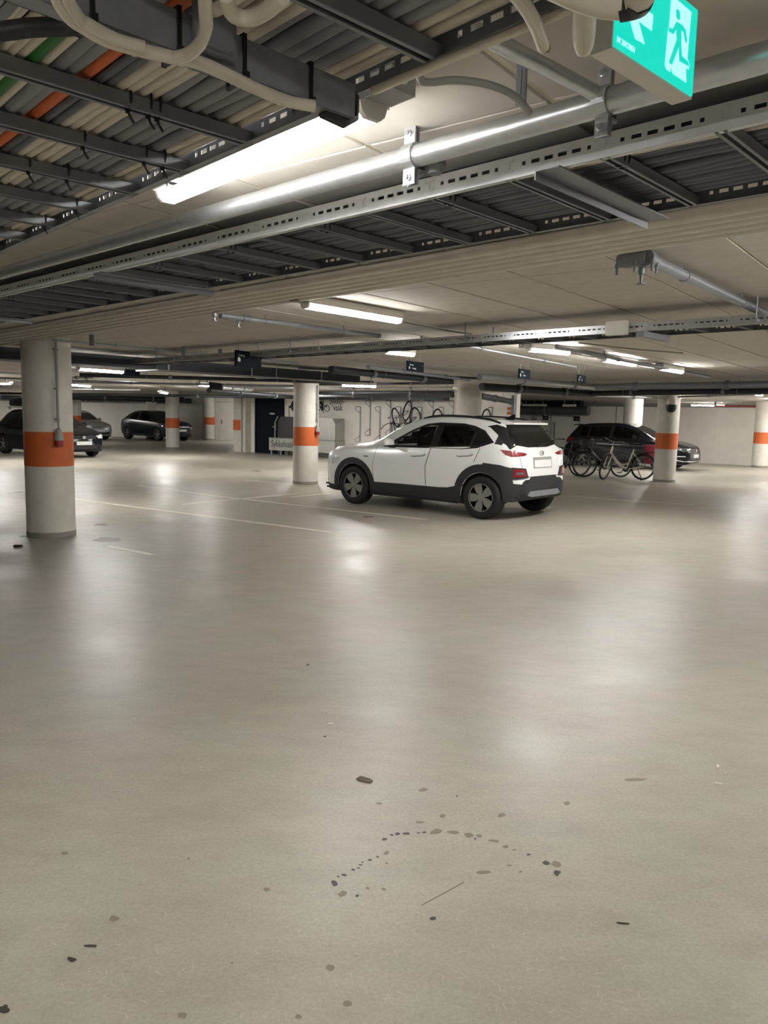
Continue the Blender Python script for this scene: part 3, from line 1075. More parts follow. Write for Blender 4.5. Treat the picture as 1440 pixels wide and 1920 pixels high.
# sprinkler pipes on the open ceiling
zs = 2.29
a, b = at(1213, 484, zs), at(1440, 590, zs)
d = (b - a).normalized()
sp = pipe('sprinkler_pipe', a - d * 0.02, b + d * 3.5, 0.028, 'galvd', 'grey sprinkler pipe with a bolted tee running to the middle tray', hang=1.1)
tee = thing('pipe_tee', 'dark bolted pipe tee with a small sprinkler under the white pipes', 'pipe tee', a, math.atan2(d.y, d.x))
MB().tube([(-0.02, 0, 0), (-0.018, 0, 0), (0.05, 0, 0), (0.052, 0, 0)], [0.03, 0.04, 0.04, 0.03], 16).build('body', M['steel'], tee, smooth=40)
MB().tube([(0.0, 0.0, 0.0), (0.0, 0.10, 0.0), (0, 0.14, 0.0)], [0.034, 0.038, 0.03], 14).build('side_outlet', M['steel'], tee, smooth=40)
for xx, yy in ((0.05, -0.03), (0.05, 0.035), (-0.03, 0.045), (0.0, 0.145), (-0.02, -0.035)):
    MB().lathe([(0.008, 0.01), (0.011, 0.0), (0.011, -0.012), (0.006, -0.014), (0.006, -0.045)], 8, Matrix.Translation((xx, yy, -0.02))).build('bolt', M['steel'], tee, smooth=30)
MB().lathe([(0.016, 0), (0.016, -0.035), (0.008, -0.045), (0.006, -0.08), (0.022, -0.082), (0.022, -0.086)], 12, Matrix.Translation((0.02, 0.03, -0.03))).build('sprinkler_nozzle', M['steel'], tee, smooth=30)

a, b = at(412, 591, 2.29), at(712, 630, 2.29)
pipe('sprinkler_pipe', a, b, 0.020, 'galvd', 'short sprinkler pipe ending in a shiny head under the white pipes', hang=0.9, collars=(0.02, 0.14))
for px in ((402, 591), (447, 604)):
    q = at(*px, 2.265)
    t = thing('ceiling_sprinkler', 'small shiny sprinkler head on the short sprinkler pipe' if px[0] > 420 else 'shiny end fitting of the short sprinkler pipe', 'sprinkler', q)
    MB().lathe([(0.012, 0.03), (0.02, 0.02), (0.02, -0.005), (0.008, -0.02), (0.008, -0.035), (0.02, -0.04), (0.02, -0.043)], 12).build('head', M['galv'], t, smooth=30)
a, b = at(100, 637, 2.30), at(560, 681, 2.30)
pipe('conduit_pipe', a, b, 0.014, 'galvd', 'thin pipe along the ceiling from the near column top', hang=1.6, collars=(0.35,))
for k, px in enumerate(((344, 659), (413, 663), (172, 638))):
    q = at(*px, 2.28)
    t = thing('pipe_hanger', 'short dark hanger on the ceiling above the thin pipe', 'hanger', q, 0, 'hangers of the thin pipe')
    MB().box((0, 0, 0.0), (0.05, 0.02, 0.12)).build('strap', M['steel'], t, smooth=0)

# surface conduits between the lamps of the far row
for k, ((x0, y0), (x1, y1)) in enumerate((((1067, 661), (1130, 671)), ((1191, 684), (1236, 690)), ((1279, 698), (1305, 702)), ((752, 603), (885, 627)), ((1085, 643), (1280, 662)))):
    wire('conduit', [(x0, y0), ((x0 + x1) / 2, (y0 + y1) / 2 + 1.5), (x1, y1)], 0.007, M['greypl'], ['conduit between the first and second lamp of the far row', 'conduit between the second and third lamp of the far row', 'conduit stub past the third lamp of the far row', 'conduit running on from the lamp between the trays', 'conduit on the open ceiling right of the far lamps'][k], 'conduit', z=2.30)
FLEX = [(800, 92), (786, 118), (790, 150), (812, 154), (850, 150), (905, 156), (950, 172), (975, 190), (992, 210)]
wire('flexible_conduit', FLEX, 0.0085, M['greypl'], 'ribbed grey flexible conduit curving from the near tray to the ceiling', 'conduit', z=2.23)
q = at(972, 182, 2.24)
t = thing('conduit_clip', 'small steel clip holding the ribbed conduit', 'clip', q, D2R(40))
MB().box((0, 0, 0.04), (0.003, 0.014, 0.11)).box((0.009, 0, -0.014), (0.018, 0.014, 0.003)).box((0.018, 0, 0.04), (0.003, 0.014, 0.11)).build('strap', M['galvd'], t, smooth=0)
wire('hanging_cable', [(960, -20), (985, 12), (1005, 48), (1018, 84), (1024, 86)], 0.011, M['cwhite'], 'pale cable end hanging from the tray edge left of the exit sign', z=2.11)
wire('hanging_cable', [(1082, -30), (1086, 20), (1087, 70), (1092, 92), (1100, 84), (1104, 30), (1100, -20)], 0.011, M['cwhite'], 'pale cable loop hanging just left of the exit sign', z=2.10)
wire('bundled_cable', [(1040, -30), (1100, -4), (1150, 8), (1188, 2), (1215, -30)], 0.019, M['cwhite'], 'thick pale cable bundle crossing the corner of the exit sign', z=2.06)
wire('bundle_tape', [(1164, 10), (1190, 4), (1200, -6)], 0.021, M['black'], 'black tape on the pale cable bundle by the exit sign', 'tape', z=2.06)
wire('tray_side_cable', [(1160, -20), (1080, 12), (900, 86), (700, 170)], 0.008, M['cwhite'], 'pale cable clipped under the edge of the near tray', z=2.135)

# ------------------------------------------------------------------ exit sign
ZE = 2.14
e0, e1 = at(1150, 86, ZE), at(1296, 181, ZE)
rze, LE = frame_along(e0, e1)
ex = (e1 - e0).normalized()
en = Vector((ex.y, -ex.x, 0))
ES = thing('exit_sign', 'lit green exit sign with a white running man and arrow', 'exit sign', e0, rze)


def efz(px, py):
    d = (px - CX) / F * CR - (py - CY) / F * CU + _fw
    tt = (e0 - EYE).dot(en) / d.dot(en)
    p = EYE + d * tt - e0
    return p.dot(ex), p.z


HE = efz(1311, 24)[1]
face = rotm((1, 0, 0), (0, 0, 1), (0, -1, 0))
MB().box((LE / 2, 0.021, HE / 2), (LE + 0.008, 0.040, HE + 0.008)).build('housing', M['whitepl'], ES, smooth=0)
MB().box((LE / 2, -0.0005, HE / 2), (LE, 0.003, HE)).build('green_face', M['green'], ES, smooth=0, label='glowing green face')


def eprint(pts, name, m, z):
    poly = []
    for x, y in pts:
        u, v = efz(1130 + x / 7.2, y / 7.2)
        poly.append((u, min(v, HE - 0.004)))
    return MB().prism(poly, 0.0006, face, z).build(name, m, ES, smooth=0), poly


_, dpoly = eprint([(912, -60), (1180, 170), (1150, 500), (1125, 790), (1155, 880), (1140, 945), (1105, 920), (1110, 1122), (935, 1005), (880, 880), (900, 980), (845, 945), (822, 880), (862, 440), (880, 360)], 'doorway_symbol', M['greenw'], 0.0022)
man = [(975, 300), (1055, 350), (1098, 420), (1116, 570), (1094, 582), (1068, 445), (1040, 412), (1036, 600), (1046, 765), (1138, 848), (1142, 905), (1012, 832), (1004, 640), (912, 882), (870, 852), (976, 545), (970, 405), (930, 472), (872, 432), (872, 375), (918, 402)]
eprint(man, 'running_man_symbol', M['green'], 0.0030)
eprint([(995 + 28 * math.cos(k * .4), 205 + 72 * math.sin(k * .4) + 20 * math.cos(k * .4)) for k in range(16)], 'head_symbol', M['green'], 0.0030)
_, ap = eprint([(330, 200), (400, 40), (510, 100), (665, 210), (645, 425), (465, 290), (550, 605), (420, 530)], 'arrow_symbol', M['greenw'], 0.0022)
text_mesh('N 2017051', 0.013, M['greenw'], 'small_print', ES, face @ Matrix.Translation((0.006, 0.008, 0.0024)))
MB().box((LE * 0.5, 0.02, HE + 0.004 + (ZC - ZE - HE) / 2), (0.10, 0.036, max(0.01, ZC - ZE - HE - 0.006))).build('ceiling_mount', M['whitepl'], ES, smooth=0)

# ------------------------------------------------------------------ ducts and pipes further back
def duct(a, b, wd, ht, m, label, name='ventilation_duct', joints=1.5):
    """Rectangular duct, a and b at the middle of its underside."""
    a, b = Vector(a), Vector(b)
    rz, L = frame_along(a, b)
    t = thing(name, label, 'duct', a, rz)
    MB().box((L / 2, 0, ht / 2), (L, wd, ht)).build('casing', M[m], t, smooth=0)
    x = joints
    while x < L:
        MB().box((x, 0, ht / 2), (0.03, wd + 0.03, ht + 0.004)).build('flange', M['galvd'], t, smooth=0)
        x += joints
    x = 0.6
    while x < L:
        for s in (-1, 1):
            MB().tube([(x, s * (wd / 2 + 0.01), 0), (x, s * (wd / 2 + 0.01), ZC - a.z)], 0.006, 6).build('rod', M['galvd'], t)
        MB().box((x, 0, -0.011), (0.04, wd + 0.08, 0.02)).build('cross_rail', M['galvd'], t, smooth=0)
        x += 2.2
    return t


zb = 2.12
a, b = at(128, 681, zb), at(640, 715, zb)
d = (b - a).normalized()
duct(a - d * 1.5 + Vector((-d.y, d.x, 0)) * 0.28, b + d * 0.5 + Vector((-d.y, d.x, 0)) * 0.28, 0.5, 0.15, 'duct', 'long dark ventilation duct crossing in front of the bicycle wash column')
PIPES = [
    # picture ends, level, radius, material, label
    ((-30, 697), (420, 727), 2.20, .020, 'galv', 'bright thin pipe below the dark duct left of centre'),
    ((-30, 708), (560, 728), 2.18, .024, 'galvd', 'second grey pipe below the dark duct left of centre'),
    ((-30, 727), (262, 731), 2.12, .030, 'galv', 'bright pipe low over the left cars ending above the dark crossover'),
    ((-30, 737), (560, 745), 2.08, .050, 'ductd', 'dark pipe over the left cars'),
    ((130, 708), (176, 708), 2.20, .030, 'whitepl', 'short white cable channel behind the near column'),
    ((120, 716), (552, 724), 2.16, .026, 'galvd', 'grey pipe crossing above the slim far column'),
    ((150, 703), (700, 718), 2.20, .040, 'ductd', 'dark thin pipe crossing behind the dark duct'),
    ((392, 732), (552, 745), 2.08, .070, 'ductd', 'thick dark pipe above the navy door'),
    ((416, 727), (472, 731), 2.14, .050, 'galv', 'short thick bright pipe with an elbow above the pillar'),
    ((596, 729), (850, 727), 2.15, .022, 'galv', 'bright thin pipe above the bicycle wash lettering'),
    ((596, 737), (850, 736), 2.12, .045, 'ductd', 'grey pipe above the bicycle hooks'),
    ((596, 743), (850, 742), 2.09, .045, 'ductd', 'dark lower pipe above the bicycle hooks'),
    ((596, 721), (850, 718), 2.20, .026, 'ductd', 'dark upper pipe above the bicycle hooks'),
    ((690, 688), (880, 712), 2.22, .030, 'galvd', 'grey pipe running towards the column behind the white car'),
    ((899, 706.5), (1130, 727), 2.20, .060, 'galv', 'thick bright pipe right of the column behind the white car'),
    ((903, 725), (1110, 738), 2.12, .075, 'ductd', 'thick dark pipe right of the column behind the white car'),
    ((1085, 726), (1500, 720), 2.20, .062, 'galvd', 'thick grey pipe crossing in front of the dome camera column'),
    ((1085, 738), (1500, 731), 2.12, .060, 'ductd', 'thick dark pipe crossing below the grey one at right'),
    ((1060, 738), (1232, 746), 2.14, .040, 'galv', 'bright pipe sloping towards the dome camera column'),
    ((1272, 744), (1500, 736), 2.13, .020, 'galvd', 'thin pipe above the right wall'),
    ((1044, 650), (1330, 707), 2.28, .026, 'galvd', 'sprinkler pipe on the open ceiling beside the far lamp row'),
    ((790, 632), (1080, 688), 2.29, .014, 'galv', 'thin bright pipe on the ceiling past the middle tray'),
    ((560, 690), (1010, 716), 2.24, .018, 'ductd', 'thin dark pipe passing the shield sign'),
    ((620, 693), (846, 715), 2.17, .055, 'ductd', 'thick dark pipe ending at the plain column behind the white car'),
    ((900, 742), (975, 756), 2.06, .080, 'ductd', 'dark bent looking pipe over the end of the bicycle wall'),
    ((130, 744), (345, 750), 2.02, .120, 'ductd', 'fat dark pipe over the silver car and the dark crossover'),
]
for p, q, z, r, m, lab in PIPES:
    pipe('overhead_pipe', at(*p, z), at(*q, z), r, m, lab, n=14, collars=(0.3, 0.72), hang=2.6)
# ducts by the back walls
duct(bw(590) + BN * 0.5 + Vector((0, 0, 2.06)), bw(850) + BN * 0.5 + Vector((0, 0, 2.06)), 0.4, 0.22, 'duct', 'dark duct along the top of the bicycle wall')
duct(LW1 + LD * 17 + Vector((.3, -.7, 1.98)), LW1 + LD * 3.0 + Vector((.3, -.7, 1.98)), 0.6, 0.28, 'duct', 'dark round looking duct along the top of the far left wall')


def rw(px):
    lo, hi = -9.4, 8.0
    for _ in range(50):
        mid = (lo + hi) / 2
        q = RW0 + RD * mid + Vector((0, 0, 1.5)) - EYE
        if CX + F * q.dot(CR) / q.dot(_fw) < px:
            lo = mid
        else:
            hi = mid
    return RW0 + RD * lo


RN = Vector((RD.y, -RD.x, 0))
rz_w = math.atan2(RD.y, RD.x)
g0, g1 = rw(972) + RN * 0.5, rw(1112) + RN * 0.5
t = pipe('round_duct', g0 + Vector((0, 0, 1.93)), g1 + Vector((0, 0, 1.93)), 0.20, 'ductgrey', 'fat grey round duct above the white panels behind the black hatchback', n=28, collars=(0.45,), hang=2.5)
for px0, px1, z, ht, m, lab in ((978, 1000, 2.16, .20, 'red', 'dark red equipment box above the fat grey duct'), (1003, 1052, 2.15, .22, 'navy', 'navy equipment casing above the fat grey duct'), (1056, 1110, 2.14, .24, 'navy', 'second navy equipment casing above the fat grey duct')):
    c0, c1 = rw(px0) + RN * 1.1, rw(px1) + RN * 1.1
    duct(c0 + Vector((0, 0, z - .06)), c1 + Vector((0, 0, z - .06)), 0.35, ht, m, lab, 'equipment_casing', 9)
for px0, px1, lab in ((1006, 1050, 'white cable channel under the navy casing'), (1080, 1104, 'short white cable channel under the second navy casing')):
    c0, c1 = rw(px0) + RN * 1.35, rw(px1) + RN * 1.35
    t = thing('cable_channel', lab, 'cable channel', c0 + Vector((0, 0, 2.09)), rz_w)
    L = (c1 - c0).length
    MB().box((L / 2, 0, 0.03), (L, 0.06, 0.09)).build('channel', M['whitepl'], t, smooth=0)
    for k in (0.15, 0.85):
        MB().box((L * k, 0.0, 0.15), (0.02, 0.02, 0.16)).build('rod', M['galvd'], t, smooth=0)

# vertical joints and fittings of the right wall
wr = bpy.data.objects['wall_right']
wb = bpy.data.objects['wall_back']
for px in (1033, 1087, 1345, 1155):
    p = rw(px)
    o = MB().box((0, 0, 1.06), (0.03, 0.02, 2.1)).build('trim_1', M['greypl' if px < 1200 else 'wall'], smooth=0)
    o.location, o.rotation_euler = p + RN * 0.008, (0, 0, rz_w)
    struct(o)
for px, py, lab in ((1023, 783, 'small dark notice on the white panels above the black hatchback tail'), (1081, 785, 'second small dark notice on the white panels above the black hatchback roof')):
    p = rw(px) + RN * 0.02
    d = (px - CX) / F * CR - (py - CY) / F * CU + _fw
    z = (EYE + d * ((p - EYE).dot(RN) / d.dot(RN))).z
    t = thing('wall_notice', lab, 'notice', (p.x, p.y, z), rz_w)
    MB().box((0, 0, 0), (0.26, 0.02, 0.20)).build('board', M['black'], t, smooth=0)
    MB().box((0.02, -0.012, -0.02), (0.10, 0.002, 0.05)).build('print', M['greypl'], t, smooth=0)
p = rw(1003) + RN * 0.075
t = thing('meter_box', 'grey meter box with a round dial on the white panels', 'meter', (p.x, p.y, 1.42), rz_w)
MB().box((0, 0, 0), (0.24, 0.12, 0.34)).build('box', M['greypl'], t, smooth=0)
MB().lathe([(0.13, 0), (0.13, 0.05), (0.11, 0.06)], 20, rotm((1, 0, 0), (0, 0, 1), (0, -1, 0), (0.08, -0.06, -0.05))).build('dial', M['galvd'], t)
MB().tube([(-0.03, 0, 0.17), (-0.03, 0, 0.5)], 0.03, 8).build('pipe_stub', M['greypl'], t)
p = bw(964) + BN * 0.12
t = pipe('down_pipe', p + Vector((0, 0, 0)), p + Vector((0, 0, 2.25)), 0.06, 'ductgrey', 'vertical grey pipe at the right end of the bicycle wall', n=16)
p = bw(955) + BN * 0.03
t = thing('warning_sign', 'small white sign with red brown blocks at the end of the bicycle wall', 'sign', (p.x, p.y, 1.78), math.atan2(BD.y, BD.x))
MB().box((0, 0, 0), (0.20, 0.02, 0.36)).build('board', M['whitepl'], t, smooth=0)
for zz in (0.06, -0.08):
    MB().box((0, -0.012, zz), (0.14, 0.002, 0.09)).build('print', M['orange'], t, smooth=0)
MB().tube([(0.02, -0.02, -0.18), (0.02, -0.02, -0.9)], 0.014, 8).build('cable', M['cdark'], t)
# gap above the right wall: studs and a red pipe
for k in range(9):
    p = RW0 - RD * 6 + RD * k * 1.6
    o = MB().box((0, 0, 0), (0.06, 0.06, ZC - 2.12)).build('wall_stud', M['galvd'], smooth=0)
    o.location, o.rotation_euler = p + V * 0.15 + Vector((0, 0, (ZC + 2.12) / 2)), (0, 0, rz_w)
    tag(o, 'short stud between the top of the right wall and the ceiling', 'stud', 'studs above the right wall')
pipe('red_pipe', RW0 + V * 0.9 + RD * 0.2 + Vector((0, 0, 2.2)), RW0 + V * 0.9 + RD * 5 + Vector((0, 0, 2.2)), 0.03, 'red', 'red pipe seen in the gap above the right wall', hang=2)

# ------------------------------------------------------------------ hanging signs
def hang_sign(tl, tr, hpx, z, label, lines, icon=None):
    a, b = at(*tl, z), at(*tr, z)
    rz, L = frame_along(a, b)
    H = hpx / F * (a - EYE).dot(_fw)
    t = thing('hanging_sign', label, 'sign', a, rz)
    MB().box((L / 2, 0.012, -H / 2), (L, 0.024, H)).build('board', M['navy'], t, smooth=0)
    for k in (0.12, 0.88):
        MB().tube([(L * k, 0.012, 0), (L * k, 0.012, ZC - z)], 0.003, 6).build('wire', M['steel'], t)
    for txt, x, y, s in lines:
        text_mesh(txt, s * H, M['wletter'], 'lettering', t, rotm((1, 0, 0), (0, 0, 1), (0, -1, 0), (x * L, -0.0015, -y * H)))
    fm_ = rotm((1, 0, 0), (0, 0, 1), (0, -1, 0))
    if icon:
        MB().prism([(px_ * H + 0.0, -py_ * H) for px_, py_ in icon], 0.001, fm_, 0.0008).build('symbol', M['wletter'], t, smooth=0)
    return t


SHIELD = [(.20, .56), (.40, .56), (.40, .72), (.30, .84), (.20, .72)]
VAN = [(.16, .42), (.36, .42), (.44, .52), (.44, .72), (.40, .66), (.34, .66), (.30, .74), (.24, .66), (.16, .68)]
hang_sign((443, 656), (490, 663), 30, 2.22, 'navy hanging sign with a pale square symbol in front of the dark duct', [('Parkering', 0.09, 0.34, 0.17), ('16', 0.86, 0.38, 0.14)], VAN)
hang_sign((765, 676), (795, 680), 19, 2.22, 'navy hanging sign with a white shield below the middle tray', [('Parkering', 0.12, 0.42, 0.17), ('Nordby', 0.28, 0.78, 0.22), ('1', 0.88, 0.42, 0.16)], SHIELD)
hang_sign((975, 691), (994.5, 694), 18, 2.2, 'small navy hanging sign with white lettering left of the farther one', [('Parkering', 0.12, 0.36, 0.15), ('Nordby', 0.32, 0.72, 0.2)], [(.12, .5), (.3, .5), (.3, .8), (.12, .8)])
hang_sign((1085, 702), (1099, 704.5), 14, 2.2, 'farthest small navy hanging sign with white lettering, above the black hatchback', [('Parkering', 0.12, 0.36, 0.15), ('Nordby', 0.32, 0.72, 0.2)], [(.12, .5), (.3, .5), (.3, .8), (.12, .8)])
hang_sign((231, 690), (262, 693), 13, 2.2, 'blank dark sign at the right end of the lamp under the duct', [])
hang_sign((394, 716), (417, 719), 13, 2.12, 'blank dark sign right of the short lamp above the distant column', [])

# dome camera on its column
an = toward(COL3, 10)
p = COL3.location + Vector((math.cos(an), math.sin(an), 0)) * 0.36
t = thing('dome_camera', 'white and black dome camera on the column beside the bicycles', 'camera', (p.x, p.y, 1.93), an)
MB().lathe([(0.05, 0.24), (0.09, 0.22), (0.125, 0.15), (0.135, 0.06), (0.135, 0.04)], 24).build('hood', M['whitepl'], t)
MB().lathe([(0.13, 0.04), (0.128, -0.04), (0.105, -0.11), (0.055, -0.15), (0.01, -0.16)], 24).build('dome', M['black'], t, label='smoked black dome')
MB().box((-0.09, 0, 0.19), (0.14, 0.08, 0.08)).build('arm', M['whitepl'], t, smooth=0)

# ------------------------------------------------------------------ doors and the bicycle wash wall
rzb_ = math.atan2(BD.y, BD.x)
FM = rotm((1, 0, 0), (0, 0, 1), (0, -1, 0))


def on_back(px, out=0.0, z=0.0):
    p = bw(px) + BN * out
    p.z = z
    return p


a = on_back(481, 0.02)
W = (bw(533) - bw(481)).length
dr = struct(bpy.data.objects.new('door_1', None))
COL.objects.link(dr)
dr.location, dr.rotation_euler = a, (0, 0, rzb_)
dr['label'] = 'navy double height door beside the square pillar'
MB().box((W / 2, 0.0, 1.03), (W - 0.10, 0.05, 2.06)).build('leaf', M['navy'], dr, smooth=0)
MB().box((0.02, -0.02, 1.07), (0.06, 0.10, 2.14)).box((W - 0.02, -0.02, 1.07), (0.06, 0.10, 2.14)).box((W / 2, -0.02, 2.1), (W, 0.10, 0.08)).build('door_frame', M['navy'], dr, smooth=0)
MB().box((W * 0.72, -0.04, 1.02), (0.05, 0.02, 0.26)).tube([(W * .72, -.05, 1.02), (W * .72, -.09, 1.02), (W * .64, -.09, 1.02)], 0.012, 8).build('handle', M['galv'], dr)
b_ = MB().box((W * 0.6, -0.03, 1.52), (0.24, 0.006, 0.05)).build('door_plate', M['wletter'], dr, smooth=0)

p = LW1 - LD * 0.15
dn = Vector((LD.y, -LD.x, 0)) * -1
dn = dn if dn.y < 0 else -dn
d2_ = struct(bpy.data.objects.new('door_2', None))
COL.objects.link(d2_)
d2_.location = LW1 + LD * 1.35 + dn * 0.03
d2_.rotation_euler = (0, 0, math.atan2(-LD.y, -LD.x))
for x0, x1 in ((-0.55, 0.42), (0.44, 1.55)):
    MB().box(((x0 + x1) / 2, 0, 1.03), (x1 - x0, 0.05, 2.06)).build('leaf', M['wall'], d2_, smooth=0)
MB().box((-0.6, -0.01, 1.06), (0.08, 0.09, 2.12)).box((1.6, -0.01, 1.06), (0.08, 0.09, 2.12)).box((0.5, -0.01, 2.1), (2.2, 0.09, 0.08)).build('door_frame', M['column'], d2_, smooth=0)
MB().box((0.58, -0.035, 1.0), (0.05, 0.02, 0.24)).tube([(.58, -.05, 1.0), (.58, -.09, 1.0), (.70, -.09, 1.0)], 0.014, 8).build('handle', M['steel'], d2_)

# bicycle wash: trough on legs with two splash hoods
wa, wb_ = on_back(525, 0.62), on_back(648, 0.62)
LWs = (wb_ - wa).length
ws = thing('bicycle_wash', 'steel bicycle washing trough on legs with two splash hoods, lettered on its front', 'bicycle wash', wa, rzb_)
MB().box((LWs / 2, 0.02, 0.39), (LWs, 0.03, 0.44)).box((0.015, 0.3, 0.39), (0.03, 0.58, 0.44)).box((LWs - 0.015, 0.3, 0.39), (0.03, 0.58, 0.44)).box((LWs / 2, 0.3, 0.19), (LWs, 0.58, 0.03)).build('trough', M['stainless'], ws, smooth=0)
MB().box((LWs / 2, 0.0, 0.62), (LWs, 0.05, 0.035)).build('front_rim', M['galvd'], ws, smooth=0)
for x in (0.08, 0.55, LWs * 0.6, LWs - 0.1):
    MB().box((x, 0.06, 0.09), (0.06, 0.05, 0.18)).build('leg', M['galvd'], ws, smooth=0)
    MB().box((x, 0.5, 0.09), (0.06, 0.05, 0.18)).build('leg', M['galvd'], ws, smooth=0)
hood = [(0.0, 0.62), (0.0, 1.22), (0.16, 1.42), (0.98, 1.42), (0.98, 0.62)]
MB().prism(hood, 0.03, FM, -0.52).build('splash_hood', M['darkpanel'], ws, smooth=0, label='dark splash panel')
MB().tube([(0.03, 0.3, 0.62), (0.03, 0.3, 1.2), (0.17, 0.3, 1.42)], 0.02, 8).build('hood_edge', M['stainless'], ws)
x0 = LWs * 0.42
hood = [(x0, 0.62), (x0, 1.40), (LWs - 0.18, 1.40), (LWs - 0.04, 1.22), (LWs - 0.04, 0.62)]
MB().prism(hood, 0.03, FM, -0.10).build('splash_hood', M['stainless'], ws, smooth=0, label='pale steel splash panel')
side = [(LWs - 0.03, 0.10, 0.62), (LWs - 0.03, 0.58, 0.62), (LWs - 0.03, 0.58, 1.40), (LWs - 0.17, 0.10, 1.40), (LWs - 0.03, 0.10, 1.22)]
MB().add([side[0], side[1], side[2], side[4]], [(0, 1, 2, 3)]).add([side[4], side[2], (LWs - 0.17, 0.58, 1.40), side[3]], [(0, 1, 2, 3)]).build('hood_side', M['stainless'], ws, smooth=0)
text_mesh('Sykkelvask', 0.36, M['letter'], 'lettering', ws, FM @ Matrix.Translation((0.11, 0.30, 0.0)) @ Matrix.Scale(0.72, 4, (1, 0, 0)))


def bike_sign(parent, ox, oz, s, y=-0.004, left=True):
    """Painted half bicycle: one wheel, fork and bars."""
    f = -1 if left else 1
    m = MB()
    m.tube([(ox + s * math.cos(a), y, oz + s * math.sin(a)) for a in np.linspace(0, 2 * math.pi, 25)[:-1]], s * 0.10, 6, closed=True)
    for (x0, z0), (x1, z1) in (((0, 0), (-.35, 1.25)), ((-.35, 1.25), (0.15, 1.3)), ((-.3, .95), (-1.5, 1.0)), ((-.3, .85), (-1.4, 0.1)), ((-.35, .9), (-.6, 1.05))):
        m.tube([(ox + s * x0, y, oz + s * z0), (ox + s * x1, y, oz + s * z1)], s * 0.085, 6)
    return m.build('bicycle_symbol', M['letter'], parent)


bike_sign(ws, LWs * 0.645, 0.33, 0.075, -0.004)
mural = thing('wall_lettering', 'black Sykkelvask lettering and wash symbols painted on the bicycle wall', 'lettering', on_back(596, 0.012), rzb_)
k = (bw(646) - bw(596)).length
zz1, zz2 = bwz(625, 757.5), bwz(640, 770)
text_mesh('Sykkel-', 0.33, M['letter'], 'lettering', mural, FM @ Matrix.Translation((0.53, zz1, 0)) @ Matrix.Scale(0.72, 4, (1, 0, 0)))
text_mesh('vask', 0.33, M['letter'], 'lettering', mural, FM @ Matrix.Translation((0.71, zz2, 0)) @ Matrix.Scale(0.72, 4, (1, 0, 0)))
bike_sign(mural, 0.42, bwz(619, 766), 0.105, 0.0)
m = MB()
for x, z, r in ((.03, 1.98, .025), (.04, 1.86, .04), (.15, 1.96, .07), (.20, 1.88, .065), (.15, 1.79, .06), (.21, 1.72, .06), (.08, 1.69, .025), (.22, 1.80, .05)):
    m.lathe([(r, 0), (r, 0.003)], 14, rotm((1, 0, 0), (0, 0, 1), (0, -1, 0), (x, 0, z)))
m.box((0.255, 0, 1.83), (0.022, 0.004, 0.52))
m.build('bubble_symbol', M['letter'], mural, smooth=0)
q = bw(552) - bw(596)
xo = q.dot(BD)
m = MB().lathe([(0.24, 0), (0.24, 0.004)], 24, rotm((1, 0, 0), (0, 0, 1), (0, -1, 0), (xo + 0.07, 0, 1.82)))
m.prism([(xo - 0.28, 1.80), (xo - 0.13, 1.88), (xo - 0.13, 1.72), (xo - 0.25, 1.76)], 0.004, FM)
m.box((xo - 0.255, 0, 1.62), (0.026, 0.004, 0.40))
m.build('oil_can_symbol', M['letter'], mural, smooth=0)

# bicycle hooks on the wall: a rail with a loop at each end
def bike_hook(px, ytop, ybot, label, group):
    zt, zb_ = bwz(px, ytop), bwz(px, ybot)
    t = thing('bicycle_hook', label, 'bicycle hook', on_back(px, 0.02), rzb_, group)
    MB().box((0, 0, (zt + zb_) / 2), (0.035, 0.02, zt - zb_)).build('rail', M['galvd'], t, smooth=0)
    for z, s in ((zt, -1), (zb_, 1)):
        MB().tube([(0, 0, z), (0, -0.22, z + 0.005), (-.02, -0.27, z + s * 0.03), (-.03, -0.26, z + s * 0.08), (0, -0.02, z + s * 0.22)], 0.012, 7).build('hook_loop', M['galvd'], t)


HG = 'bicycle hooks on the wall'
for px, yt, yb in ((676, 763, 828), (694.5, 751.5, 816), (713, 763, 828), (732.5, 751.5, 816), (751, 763, 828), (772, 751.5, 816), (790, 763.5, 828), (812, 752, 817), (831, 764, 829), (850, 752, 818), (923, 764, 830)):
    n_hook = globals().get('n_hook', 0)
    bike_hook(px, yt, yb, '%s wall hook for bicycles, counted from the bicycle wash' % ORD[n_hook], HG)
    n_hook += 1
p = rw(1041) + RN * 0.02
t = thing('bicycle_hook', 'single wall hook above the handlebars behind the white car tail', 'bicycle hook', (p.x, p.y, 0), rz_w)
MB().box((0, 0, 0.9), (0.035, 0.02, 1.1)).build('rail', M['galvd'], t, smooth=0)
MB().tube([(0, 0, 1.42), (0, -.2, 1.42), (0, -.27, 1.36), (0, -.27, .9)], 0.016, 8).build('hook_loop', M['galvd'], t)

